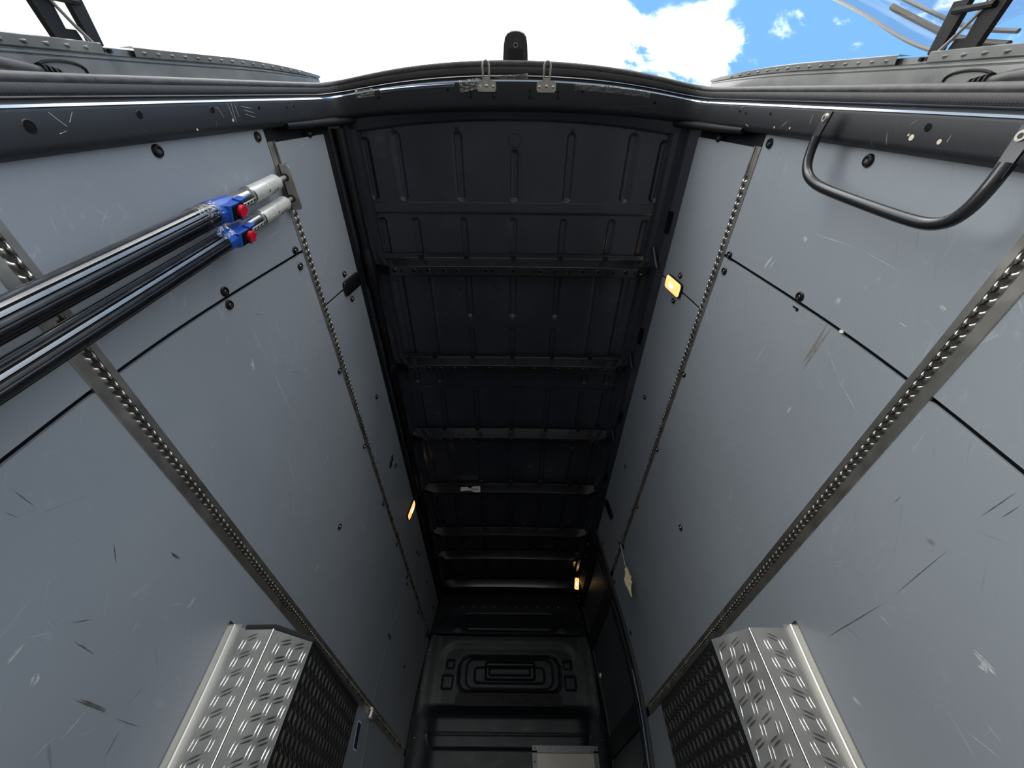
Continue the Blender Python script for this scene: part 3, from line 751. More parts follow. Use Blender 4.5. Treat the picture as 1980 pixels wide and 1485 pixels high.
# paint chips
for s, y, z, k in ((1, .070, .97, 1), (1, .072, .905, .8), (1, .078, 1.36, .5), (1, .080, 1.43, .5), (-1, .072, 1.335, .7), (-1, .085, 1.19, .5), (1, .066, .98, .4)):
    mb_ = MB(); mb_.disc((s * (pz(z) - .0001), y, z), (-s, 0, 0), .006 * k, .0005, 7); mb_.build('paint_chip', 'paint_chip', jamb)

# bright scratches on the pillars
for s, y0, z0, y1, z1 in [(-1, 0.036, 0.847, 0.048, 0.857), (-1, 0.048, 0.857, 0.059, 0.867), (-1, 0.037, 0.893, 0.053, 0.876), (-1, 0.03, 1.337, 0.071, 1.34), (-1, 0.028, 1.353, 0.077, 1.346), (-1, 0.033, 1.364, 0.065, 1.365), (-1, 0.04, 1.384, 0.051, 1.471), (-1, 0.049, 1.39, 0.064, 1.475), (-1, 0.059, 1.391, 0.078, 1.477), (-1, 0.038, 1.291, 0.067, 1.305), (-1, 0.069, 0.845, 0.066, 0.86), (1, 0.042, 1.66, 0.031, 1.616), (1, 0.078, 1.596, 0.086, 1.562), (1, 0.064, 1.286, 0.043, 1.289), (1, 0.071, 0.889, 0.06, 0.888)]:
    mb_ = MB(); d_ = Vector((0, y1 - y0, z1 - z0)); c_ = Vector((s * (pz((z0 + z1) / 2) - .0003), (y0 + y1) / 2, (z0 + z1) / 2))
    mb_.box(c_, ((1, 0, 0), d_, Vector((1, 0, 0)).cross(d_)), (.0003, d_.length / 2, .00035)); mb_.build('scratch', 'scuff_light', jamb)

# ================================================================ THINGS
# ---- door seal: ribbed carrier + smooth bulb all round the opening
seal = thing('door_seal', (0, -.02, FLOOR_Z), 'black rubber weather seal running around the rear door opening', 'seal')
sweep([(.030, .013), (.016, .012), (.010, .008), (.008, .001), (.010, -.006), (.020, -.009), (.032, -.008)], 'carrier_strip', 'seal_ribbed', seal)
sweep([(.021 + .0095 * math.cos(a), -.013 + .0095 * math.sin(a)) for a in [2 * math.pi * k / 12 for k in range(12)]], 'bulb', 'seal_rubber', seal, closed=True)

# ---- lashing tracks
def track(side, zc, hw_lo, hw_hi, y0, y1, lip0, label, lip1=None):
    t_ = thing('cargo_track', wp(side, y0, zc), label, 'track', 'lashing tracks on the side walls')
    n, t = wall_frame(side, zc); base = Vector((side * wall_x(zc), 0, zc))
    Y = Vector((0, 1, 0))
    def P(y, a, h): return base + Y * y + t * a + n * h
    # flanged base plate
    v = []; prof = [(-hw_lo, -.004), (-hw_lo, .0022), (-hw_lo + .0012, .003), (-.0095, .003), (-.0095, .0012), (.0095, .0012), (.0095, .003), (hw_hi - .0012, .003), (hw_hi, .0022), (hw_hi, -.004)]
    for y in (y0, y1):
        for a, h in prof: v.append(P(y, a, h))
    k = len(prof); f = [(i, i + 1, k + i + 1, k + i) for i in range(k - 1)] + [tuple(range(k)), tuple(range(k, 2 * k))]
    mesh('base_plate', v, f, 'track_alu', t_)
    mb_ = MB(); v = [P(y, a, .0016) for y in (y0, y1) for a in (-.0085, .0085)]; mb_.add(v, [(0, 1, 3, 2)]); mb_.build('channel', 'channel_dark', t_)
    lip1 = lip1 or y1
    for sg in (-1, 1):
        v = []; f = []; ny = int((lip1 - lip0) / .025 * 10)
        for j in range(ny + 1):
            y = lip0 + (lip1 - lip0) * j / ny; ph = ((y - lip0) / .025) % 1 - .5
            d = ph * .025
            e = max(.0028, math.sqrt(max(0, .0082 ** 2 - d * d)))
            q = 1 - (e - .0028) / .0054            # 1 on a tooth, 0 in a hole
            hgt = .0034 + .0046 * q
            for a, h in ((.0125, .0030), (.0105, .0033 + .0012 * q), (e + .55 * (.0105 - e), hgt), (e + .2 * (.0105 - e), hgt), (e, hgt - .0016), (e, .0016)):
                v.append(P(y, sg * a, h))
        for j in range(ny):
            for q_ in range(5): a = j * 6 + q_; f.append((a, a + 1, a + 7, a + 6))
        mesh('lip', v, f, 'bright_alu', t_, True, angle=60)
    if lip0 - y0 > .03:
        mb_ = MB()
        for sg in (-1, 1): mb_.add([P(y, sg * a, h) for y in (y0, lip0) for a, h in ((.0105, .0030), (.0095, .006), (.0040, .006), (.0035, .002))], [(0, 1, 5, 4), (1, 2, 6, 5), (2, 3, 7, 6), (0, 3, 2, 1)])
        mb_.build('plain_end', 'track_alu', t_)
    return t_
track(-1, Z_LOW, .036, .028, .10, 4.42, .10, 'wide aluminium lashing track low on left wall, crossed by the load bars')
track(1, Z_LOW, .036, .028, .10, 3.05, .10, 'wide aluminium lashing track low on right wall, ending at the sliding door')
track(-1, Z_UP, .024, .016, .14, 4.35, .24, 'narrow aluminium lashing track high on left wall, carrying the bar bracket')
track(1, Z_UP, .024, .016, .14, 3.05, .225, 'narrow aluminium lashing track high on right wall, above the grab handle')
# loose white clip on the lower left track joint
cl_ = MB()
for z in (-.02, .02): cl_.box(wp(-1, 3.10, .628 + z, .018), ((0, 1, 0), (0, 0, 1), (1, 0, 0)), (.022, .006, .006))
cl_.box(wp(-1, 3.10, .628, .018), ((0, 1, 0), (0, 0, 1), (1, 0, 0)), (.008, .026, .006))
tag(cl_.build('plastic_clip', 'paper_white'), 'small white plastic clip beside the left lower track near its far end', 'clip')

# ---- load bars standing upright against the left wall
def load_bar(top, bot, cuts, r, label, taped):
    T, B = Vector(top), Vector(bot); ax = (T - B).normalized()
    def at(z): return B + (T - B) * ((z - B.z) / (T.z - B.z))
    z_tube, z_cl, z_in, z_sl, z_pin = cuts
    o = thing('load_bar', at(FLOOR_Z), label, 'load bar', 'telescopic load bars')
    # frame across the bar
    u = Vector((1, 0, 0)); u = (u - ax * u.dot(ax)).normalized(); w = ax.cross(u)     # u: to the van centre, w: along the van
    # fluted outer tube
    prof = []
    nfl = 40
    for k in range(nfl * 2):
        a = 2 * math.pi * k / (nfl * 2)
        g = .0016 if (k % 5) in (0,) else 0.0
        prof.append(((r - g) * math.cos(a), (r - g) * math.sin(a)))
    v = []; f = []; fm = []
    n = len(prof)
    for z in (FLOOR_Z + .002, z_tube):
        c = at(z)
        for a, b in prof: v.append(c + u * a + w * b)
    for k in range(n):
        f.append((k, (k + 1) % n, n + (k + 1) % n, n + k)); fm.append(0 if (k % 5) in (0, 4) else 1)
    f.append(tuple(range(n - 1, -1, -1))); f.append(tuple(range(n, 2 * n))); fm += [0, 0]
    me = mesh('outer_tube', v, f, ['bar_tube_dark', 'bar_tube_bright'], o, True, fm, angle=25)
    # inner tube with scale slots
    mb_ = MB(); mb_.tube([at(z_tube - .03), at(z_sl)], r * .70, 24); it = mb_.build('inner_tube', 'bright_alu', o, True, angle=50)
    d = (u * .88 + w * .47).normalized(); d2 = ax.cross(d)
    mb_ = MB(); mb_.box(at((z_cl + z_in) / 2) + d * r * .70, (ax, d2, d), ((z_in - z_cl) / 2 + .01, .0055, .0006)); mb_.build('scale_strip', 'sleeve_label', it)
    for k in range(5):
        zz = z_cl + .012 + (z_in - z_cl - .02) * k / 4
        mb_ = MB(); mb_.box(at(zz) + d * (r * .70 + .0008), (ax, d2, d), (.0022, .0038, .0006)); mb_.build('slot', 'black_void', it)
    # spring sleeve and end pin
    mb_ = MB(); mb_.tube([at(z_in - .004), at(z_in), at(z_in + .006), at(z_sl - .008), at(z_sl)], [r * .80, r * .86, r * .84, r * .84, r * .70], 28); sl = mb_.build('sleeve', 'sleeve_label', o, True, angle=45)
    mb_ = MB(); mb_.tube([at(z_in - .003), at(z_in + .003)], r * .90, 28); mb_.build('collar_ring', 'steel', sl, True, angle=45)
    for k, (da, dz, la, lw) in enumerate(((.5, .05, .016, .003), (.2, .085, .010, .002), (.9, .11, .02, .0022), (.75, .125, .018, .002), (.6, .14, .016, .002), (1.1, .03, .006, .004))):
        dd = (u * math.cos(da) + w * math.sin(da)).normalized(); mb_ = MB()
        mb_.box(at(z_in + dz) + dd * r * .842, (ax, ax.cross(dd), dd), (lw, la * .4, .0005)); mb_.build('print_mark', 'channel_dark' if k not in (0, 5) else 'paint_chip', sl)
    mb_ = MB(); mb_.tube([at(z_sl), at(z_pin)], r * .27, 14); mb_.build('end_pin', 'zinc', o, True, angle=45)
    # blue clamp housing: tapered collar with squared button block
    mb_ = MB(); mb_.tube([at(z_tube - .014), at(z_tube), at(z_tube + .022), at(z_cl - .020), at(z_cl)], [r * 1.04, r * 1.10, r * 1.06, r * .92, r * .84], 10)
    b_ax = (u * .95 + w * .28).normalized(); s_ax = ax.cross(b_ax)
    zc = (z_tube + z_cl) / 2 + .012; c = at(zc)
    pts = [(-.046, r * .60), (-.034, r * 1.12), (.030, r * 1.20), (.044, r * .80), (.044, r * .3), (-.046, r * .3)]
    mb_.prism([c + ax * a + b_ax * b - s_ax * r * .80 for a, b in pts], s_ax * r * 1.60)
    for sg in (-1, 1):
        mb_.box(c + ax * .026 + b_ax * r * .9 + s_ax * sg * r * .86, (ax, b_ax, s_ax), (.016, r * .38, .003))
    h = mb_.build('clamp_housing', 'blue_plastic', o, True, angle=25)
    bv = h.modifiers.new('bevel', 'BEVEL'); bv.width = .002; bv.segments = 2; bv.limit_method = 'ANGLE'; bv.angle_limit = math.radians(35)
    mb_ = MB(); mb_.box(c + ax * .000 + b_ax * (r * 1.165), (ax, s_ax, b_ax), (.024, r * .66, .002)); mb_.build('recess', 'black_void', h)
    mb_ = MB(); mb_.disc(c + ax * .008 + b_ax * (r * 1.14), b_ax, r * .58, .012, 18); mb_.box(c + ax * .020 + b_ax * (r * 1.14 + .006), (ax, s_ax, b_ax), (.008, .006, .006))
    mb_.build('button', 'red_plastic', h, True, angle=40)
    if taped:
        # crumpled clear tape wrapped round the tube below the clamp, one flap loose
        v = []; f = []; na, nz2_ = 36, 8
        rnd = random.Random(3)
        for j in range(nz2_ + 1):
            c = at(z_tube - .075 + .078 * j / nz2_)
            for k in range(na):
                a = 2 * math.pi * k / na; rr = r * 1.03 + rnd.random() * .003
                v.append(c + u * rr * math.cos(a) + w * rr * math.sin(a))
        for j in range(nz2_):
            for k in range(na): f.append((j * na + k, j * na + (k + 1) % na, (j + 1) * na + (k + 1) % na, (j + 1) * na + k))
        mesh('tape_wrap', v, f, 'clear_tape', o, False)
        v = []; f = []
        for i in range(6):
            for j in range(4):
                p = at(z_tube - .055 + .055 * i / 5) + (u * .55 + w * .85).normalized() * (r * 1.03 + .030 * j / 3 + rnd.random() * .003) + u * (rnd.random() * .006)
                v.append(p)
        f = [(i * 4 + j, i * 4 + j + 1, (i + 1) * 4 + j + 1, (i + 1) * 4 + j) for i in range(5) for j in range(3)]
        mesh('tape_flap', v, f, 'clear_tape', o, False)
    return o
load_bar((-.802, .244, 1.480), (-.780, .283, .50), (1.062, 1.152, 1.243, 1.425, 1.492), .0285, 'telescopic load bar with crumpled clear tape under its blue clamp', True)
load_bar((-.802, .311, 1.493), (-.785, .358, .47), (1.062, 1.157, 1.256, 1.440, 1.504), .0262, 'telescopic load bar with clean tube, nearer the long vertical board seam', False)

# bracket plate holding both pins, clamped on the upper left track
mb_ = MB()
zt = 1.492
outl = [(-.8135, .205), (-.8135, .352), (-.780, .348), (-.776, .335), (-.780, .215), (-.786, .205)]
mb_.prism([(x, y, zt) for x, y in outl], (0, 0, .005))
mb_.prism([(x, .205, zt) if False else (-.8135, .205 + .147 * k, zt) for k, x in ((0, 0), (1, 0))] + [(-.8105, .352, zt + .05), (-.8105, .205, zt + .05)], (.003, 0, 0))
br = thing('bar_bracket', (-.82, .28, zt), 'steel shelf bracket on the left upper track holding two bar pins', 'bracket')
mb_.build('plate', 'zinc', br)
for y in (.244, .311):
    mb_ = MB(); mb_.tube([(-.802, y, zt - .004), (-.802, y, zt + .001)], [.0125, .0125], 16); mb_.build('pin_socket', 'channel_dark', br, True, angle=40)

# ---- grab handle on the right pillar
gh = thing('grab_handle', (.80, .12, .72), 'black bent steel grab handle bolted to the right door pillar', 'handle')
hpth = [(0, 0, 0), (0, 0, 0), (.791, .085, 1.190), (.789, .120, 1.186), (.787, .150, 1.175), (.786, .172, 1.150), (.786, .184, 1.110), (.786, .189, 1.06), (.787, .192, .98), (.788, .195, .88), (.789, .196, .80), (.790, .193, .760), (.791, .180, .730), (.793, .155, .715), (.797, .120, .711), (.803, .085, .714)]
# smooth the path
def smooth_path(p, n=2):
    p = [Vector(q) for q in p]
    for _ in range(n):
        o = [p[0]]
        for a, b in zip(p, p[1:]): o += [a * .75 + b * .25, a * .25 + b * .75]
        o.append(p[-1]); p = o
    return p
hp2 = smooth_path(hpth[2:], 2)
mb_ = MB(); mb_.tube(hp2, .0115, 16); mb_.build('bar', 'handle_paint', gh, True, angle=60)
for (y0, z0, y1, z1, sx) in ((.040, 1.192, .105, 1.190, .802), (.042, .722, .105, .712, .812)):
    mb_ = MB(); a = Vector((sx, y0, z0)); b = Vector((sx - .012, y1, z1))
    mb_.prism([a + Vector((0, -.008, -.014)), a + Vector((0, -.008, .014)), b + Vector((0, 0, .011)), b + Vector((0, 0, -.011))], (-.005, 0, 0))
    mb_.build('flat_end', 'handle_paint', gh)
    mb_ = MB(); mb_.disc(a + Vector((-.005, .006, 0)), (-1, 0, 0), .0105, .006, 16, 0, top=.008); mb_.disc(a + Vector((-.011, .006, 0)), (-1, 0, 0), .0045, .0004, 6, 1)
    mb_.build('bolt', ['zinc', 'channel_dark'], gh, True, angle=40)

# ---- interior lamps
def lamp(side, y, z, lit, label, n=None, t=None, pos=None, k=1.0):
    if n is None: n, t = wall_frame(side, z); pos = wp(side, y, z)
    n = Vector(n).normalized(); t = Vector(t).normalized(); w = n.cross(t)
    o = thing('interior_lamp', pos, label, 'lamp', 'courtesy lamps of the load area')
    def outline(hl, hw, r, h, m=5):
        pts = []
        for cx, cy, a0 in ((hl - r, hw - r, 0), (-hl + r, hw - r, 90), (-hl + r, -hw + r, 180), (hl - r, -hw + r, 270)):
            for i in range(m):
                a = math.radians(a0 + 90 * i / (m - 1)); pts.append(pos + t * (cx + r * math.cos(a)) * k + w * (cy + r * math.sin(a)) * k + n * h * k)
        return pts
    def loft(rings, name, mt, parent):
        m = len(rings[0]); v = [p for r_ in rings for p in r_]
        f = [(i * m + j, i * m + (j + 1) % m, (i + 1) * m + (j + 1) % m, (i + 1) * m + j) for i in range(len(rings) - 1) for j in range(m)] + [tuple((len(rings) - 1) * m + j for j in range(m))]
        return mesh(name, v, f, mt, parent, True, angle=35)
    loft([outline(.078, .035, .018, -.001), outline(.078, .035, .018, .010), outline(.075, .032, .018, .013)], 'housing', 'black_plastic', o)
    rings = []
    for i in range(7):
        q_ = i / 6; rings.append(outline(.075 - .056 * q_, .0325 - .025 * q_, .017 - .011 * q_, .013 + .008 * math.sin(q_ * 1.57) + (.0012 if i % 2 else 0)))
    ln = loft(rings, 'lens', 'lamp_lens' if lit else 'black_plastic', o)
    if lit: loft([outline(.026, .012, .009, .0195), outline(.020, .008, .007, .0235)], 'bulb_glow', 'lamp_core', ln)
    return o
lamp(-1, .757, 1.785, False, 'unlit dark lamp on the left wall near the rear opening')
lamp(1, .752, 1.790, True, 'lit amber lamp on the right wall near the rear opening')
lamp(-1, 2.645, 1.785, True, 'lit amber lamp on the left wall deep inside, seen edge-on')
lamp(1, 2.655, 1.815, False, 'unlit dark lamp on the right wall deep inside, seen edge-on')
lamp(1, 0, 0, True, 'lit amber lamp by the bulkhead above the sliding door', n=(-.45, -.80, -.42), t=(.1, -.5, .8), pos=Vector((.725, 4.20, 1.945)), k=.75)
# cable trunk along the left roof edge
ct = thing('cable_trunk', (-.765, .16, 1.93), 'thick black cable trunk running along the left roof edge', 'cable trunk')
mb_ = MB(); mb_.tube([(-.757, .13, 1.955), (-.757, .40, 1.957), (-.757, .66, 1.957)], .027, 14); mb_.build('tube', 'black_plastic', ct, True, angle=40)
mb_ = MB(); mb_.tube([(-.757, .64, 1.957), (-.757, .67, 1.957), (-.755, .80, 1.955), (-.755, .86, 1.955)], [.027, .034, .036, .028], 14); mb_.build('coupling', 'black_plastic', ct, True, angle=40)
mb_ = MB(); mb_.tube([(-.757, .84, 1.957), (-.757, 2.0, 1.957), (-.757, 4.40, 1.957)], .024, 12); mb_.build('tube', 'black_plastic', ct, True, angle=40)
for y in (1.38, 2.03, 2.68):
    mb_ = MB(); mb_.tube([(-.757, y - .03, 1.957), (-.757, y - .01, 1.957), (-.757, y + .05, 1.957), (-.757, y + .07, 1.957)], [.024, .031, .031, .024], 12); mb_.build('coupling', 'black_plastic', ct, True, angle=40)

# ---- wheel arch boxes in tread plate
def tread_field(o3, eu, ev, lu, lv, mb_, pitch=.027, seed=0, inset=.004):
    """pairs of raised almond bars, turned alternately by 90 degrees, on the plate spanned by eu, ev"""
    o3, eu, ev = Vector(o3), Vector(eu).normalized(), Vector(ev).normalized(); n = eu.cross(ev).normalized()
    if n.dot(-o3 - (eu * lu + ev * lv) * .5 + Vector((0, .2, 0))) < 0: n = -n
    pu, pv = .044, .0225
    L_, Wd, H = .0165, .0024, .0014
    for j in range(int(lv / pv) + 2):
        for i in range(int(lu / pu) + 2):
            cu, cv = (i + .25 + .5 * (j % 2)) * pu, (j + .5) * pv
            ang = math.radians(82 if j % 2 else 24)
            if eu.x * eu.y < 0: ang = math.pi - ang
            d = (math.cos(ang), math.sin(ang)); p = (-d[1], d[0])
            for k in (-1, 1):
                bu, bv = cu + p[0] * .0048 * k, cv + p[1] * .0048 * k
                ends = [(bu + d[0] * L_ * .85 * q_, bv + d[1] * L_ * .85 * q_) for q_ in (-1, 1)]
                if min(e[0] for e in ends) < inset or max(e[0] for e in ends) > lu - inset or min(e[1] for e in ends) < inset or max(e[1] for e in ends) > lv - inset: continue
                def P(a, b, h): return o3 + eu * (bu + d[0] * a + p[0] * b) + ev * (bv + d[1] * a + p[1] * b) + n * h
                vs = [P(-L_, 0, 0), P(-L_ * .45, -Wd, 0), P(L_ * .45, -Wd, 0), P(L_, 0, 0), P(L_ * .45, Wd, 0), P(-L_ * .45, Wd, 0), P(-L_ * .5, 0, H), P(L_ * .5, 0, H)]
                mb_.add(vs, [(0, 1, 6), (1, 2, 7, 6), (2, 3, 7), (3, 4, 7), (4, 5, 6, 7), (5, 0, 6)])
def wheel_box(side, yr, x_cr, x_in, y_in, x_end, y_end, top, label, foam):
    o = thing('wheel_arch_box', (side * .77, (yr + y_end) / 2, FLOOR_Z), label, 'wheel box', 'tread plate wheel arch covers')
    z0 = FLOOR_Z + .001; H = top - z0
    xw = .842
    def V(x, y, z): return Vector((side * x, y, z))
    foot = [(xw, yr), (x_cr, yr), (x_in, y_in), (x_end, y_end), (x_end + .1, y_end + .12), (xw, y_end + .12)]
    names = ['rear_plate', 'corner_plate', 'side_plate', 'front_corner_plate', 'front_plate']
    th = .002
    for k in range(5):
        a, b = foot[k], foot[k + 1]
        p0, p1 = V(a[0], a[1], z0), V(b[0], b[1], z0); e = (p1 - p0); L_ = e.length
        nrm = e.cross(Vector((0, 0, 1))).normalized(); mid = (p0 + p1) / 2
        if nrm.dot(mid - V(.80, (yr + y_end) / 2, z0)) < 0: nrm = -nrm
        mb_ = MB(); mb_.prism([p0, p1, p1 + Vector((0, 0, H)), p0 + Vector((0, 0, H))], -nrm * th)
        pl = mb_.build(names[k], 'tread_alu' if k < 2 else 'tread_dark', o)
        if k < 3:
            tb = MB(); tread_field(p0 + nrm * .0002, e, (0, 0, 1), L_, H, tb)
            t_ = tb.build('tread_bars', 'tread_alu' if k < 2 else 'tread_bright', pl, False); t_['kind'] = 'stuff'
        if k in (0,):
            mb_ = MB(); mb_.tube([p1, p1 + Vector((0, 0, H))], .0032, 10); mb_.build('bend', 'bright_alu', o, True, angle=40)
    # top sheet
    mb_ = MB(); mb_.prism([V(x, y, top) for x, y in foot], (0, 0, .002)); mb_.build('top_plate', 'tread_alu', o)
    # folded flange along the wall
    v = []; f = []
    for j in range(12):
        z = z0 + (H + .012) * j / 11; xz = wall_x(z)
        v += [V(xz - .001, yr - .030, z), V(xz - .004, yr - .030, z), V(xz - .005, yr - .003, z), V(xz - .008, yr - .0004, z), V(.838, yr - .0002, z)]
    f = [(j * 5 + k, j * 5 + k + 1, (j + 1) * 5 + k + 1, (j + 1) * 5 + k) for j in range(11) for k in range(4)]
    mesh('wall_flange', v, f, 'tread_alu', o)
    if foam:
        pth = [V(xw - .02, yr + .004, top + .004), V(x_cr, yr + .004, top + .006), V(x_in + .004, y_in, top + .006), V(x_end + .004, y_end, top + .006)]
        mb_ = MB(); mb_.tube(pth, .0085, 8); mb_.build('foam_strip', 'foam_black', o, True)
    return o
wheel_box(-1, 1.334, .735, .645, 1.437, .682, 2.21, .470, 'bright tread plate wheel arch box on the left, black foam along its top edge', True)
wheel_box(1, 1.289, .730, .648, 1.388, .660, 2.10, .470, 'bright tread plate wheel arch box on the right, bare top edge', False)

# ---- striker brackets on the header
def striker(x, label):
    o = thing('striker_bracket', (x, -.02, 1.985), label, 'bracket', 'striker brackets on the door header')
    z = hz(x) - .003
    y0 = -.046
    outl = [(-.040, y0 + .018), (-.034, y0 + .010), (-.018, y0 + .008), (-.011, y0 - .002), (.011, y0 - .002), (.018, y0 + .008), (.034, y0 + .010), (.040, y0 + .018), (.040, y0 + .038), (.034, y0 + .046), (-.034, y0 + .046), (-.040, y0 + .038)]
    mb_ = MB(); mb_.prism([(x + a, b, z) for a, b in outl], (0, 0, .003)); mb_.build('plate', 'zinc', o)
    ring = [(x - .0125, y0 + .004, z - .002), (x - .0125, y0 - .020, z - .006), (x - .0125, y0 - .040, z - .008), (x - .009, y0 - .050, z - .008), (x, y0 - .054, z - .008), (x + .009, y0 - .050, z - .008), (x + .0125, y0 - .040, z - .008), (x + .0125, y0 - .020, z - .006), (x + .0125, y0 + .004, z - .002)]
    mb_ = MB(); mb_.tube(ring, .0042, 8); mb_.build('loop', 'zinc', o, True)
    for a, b, r in ((-.028, y0 + .028, .0055), (0, y0 + .026, .0065), (.028, y0 + .028, .0055)):
        mb_ = MB(); mb_.disc((x + a, b, z), (0, 0, -1), r, .004, 12, 0, dome=True); mb_.build('screw_head', 'steel', o, True)
    return o
striker(-.119, 'zinc striker bracket on the header, its plate overlapped by clear tape')
striker(.129, 'zinc striker bracket on the header, no tape on its plate')

# ---- tape scraps and clear strips on the header
def tape(name, pts, label, grid=(8, 4), amp=.003, m='clear_tape', seed=1, group='clear tape on the door header'):
    a, b, c, d = [Vector(p) for p in pts]; r = random.Random(seed); v = []; f = []
    for i in range(grid[0] + 1):
        for j in range(grid[1] + 1):
            s, t_ = i / grid[0], j / grid[1]
            p = (a * (1 - s) + b * s) * (1 - t_) + (d * (1 - s) + c * s) * t_
            p.z -= abs(math.sin(i * 2.1 + j * 1.3 + seed)) * amp + r.random() * amp * .4
            v.append(p)
    k = grid[1] + 1
    f = [(i * k + j, i * k + j + 1, (i + 1) * k + j + 1, (i + 1) * k + j) for i in range(grid[0]) for j in range(grid[1])]
    o = mesh(name, v, f, m, None, True)
    sd = o.modifiers.new('thickness', 'SOLIDIFY'); sd.thickness = .0004
    return tag(o, label, 'tape', group)
zt2 = 1.988
tape('tape_scrap', [(-.231, -.036, zt2), (-.140, -.045, zt2), (-.137, -.012, zt2 - .003), (-.228, .004, zt2)], 'crinkled clear tape scrap stuck beside the left striker bracket', seed=1)
tape('tape_scrap', [(-.657, .000, 1.966), (-.577, -.008, 1.968), (-.580, .018, 1.968), (-.660, .026, 1.966)], 'crinkled clear tape scrap at the left corner of the header', seed=4)
tape('tape_scrap', [(-.10, -.052, zt2 - .006), (.05, -.060, zt2 - .006), (.052, -.044, zt2 - .004), (-.06, -.040, zt2 - .004)], 'thin curled tape tail between the two striker brackets', seed=6, grid=(12, 3))
def hdr_strip(x0, x1, m, label, y0, y1, name):
    v = []; f = []; n_ = 10
    for i in range(n_ + 1):
        x = x0 + (x1 - x0) * i / n_
        z = hz(x) - .0022; b_ = bow(x)
        v += [(x, y0 + b_, z + .004), (x, y0 + .004 + b_, z), (x, y1 + b_, z), (x, y1 + .001 + b_, z + .002)]
    f = [(i * 4 + k, i * 4 + k + 1, (i + 1) * 4 + k + 1, (i + 1) * 4 + k) for i in range(n_) for k in range(3)]
    return tag(mesh(name, v, f, m, None, True, angle=30), label, 'strip')
hdr_strip(-.56, -.25, 'strip_sky_sheen', 'glossy strip tinted with reflected sky along the left half of the header', .022, .036, 'gloss_strip')
hdr_strip(.245, .56, 'clear_tape', 'long clear film strip along the right half of the header', .020, .042, 'film_strip')

# ---- camera housing on the roof edge
rc = thing('rear_camera', (0, -.14, 2.0), 'black rounded camera housing above the middle of the header', 'camera')
zb = 2.045
out = []
for x, y in ((-.052, -.085), (-.047, -.150), (-.042, -.172), (-.032, -.184), (-.016, -.190), (0, -.191), (.016, -.190), (.032, -.184), (.042, -.172), (.047, -.150), (.052, -.085)): out.append((x, y))
v = [(x, y, zb) for x, y in out] + [(x * 1.02, y - .004, zb + .012) for x, y in out] + [(x * .85, y + .012, zb + .045) for x, y in out]
n_ = len(out); f = [tuple(range(n_)), tuple(range(3 * n_ - 1, 2 * n_ - 1, -1))]
for q_ in range(2):
    for k in range(n_): f.append((q_ * n_ + k, q_ * n_ + (k + 1) % n_, (q_ + 1) * n_ + (k + 1) % n_, (q_ + 1) * n_ + k))
mat('camera_black', (0.035, 0.032, 0.034), rough=0.45); mesh('housing', v, f, 'camera_black', rc, True, angle=40)
mb_ = MB(); mb_.disc((0, -.150, zb), (0, 0, -1), .009, .004, 16, 0); mb_.disc((0, -.150, zb - .004), (0, 0, -1), .005, .001, 12, 1)
mb_.build('lens', ['rod_grey', 'black_void'], rc, True, angle=40)
mb_ = MB(); mb_.box((0, -.115, zb - .001), ((1, 0, 0), (0, 1, 0), (0, 0, 1)), (.030, .024, .002)); mb_.build('lower_cover', 'black_plastic', rc)

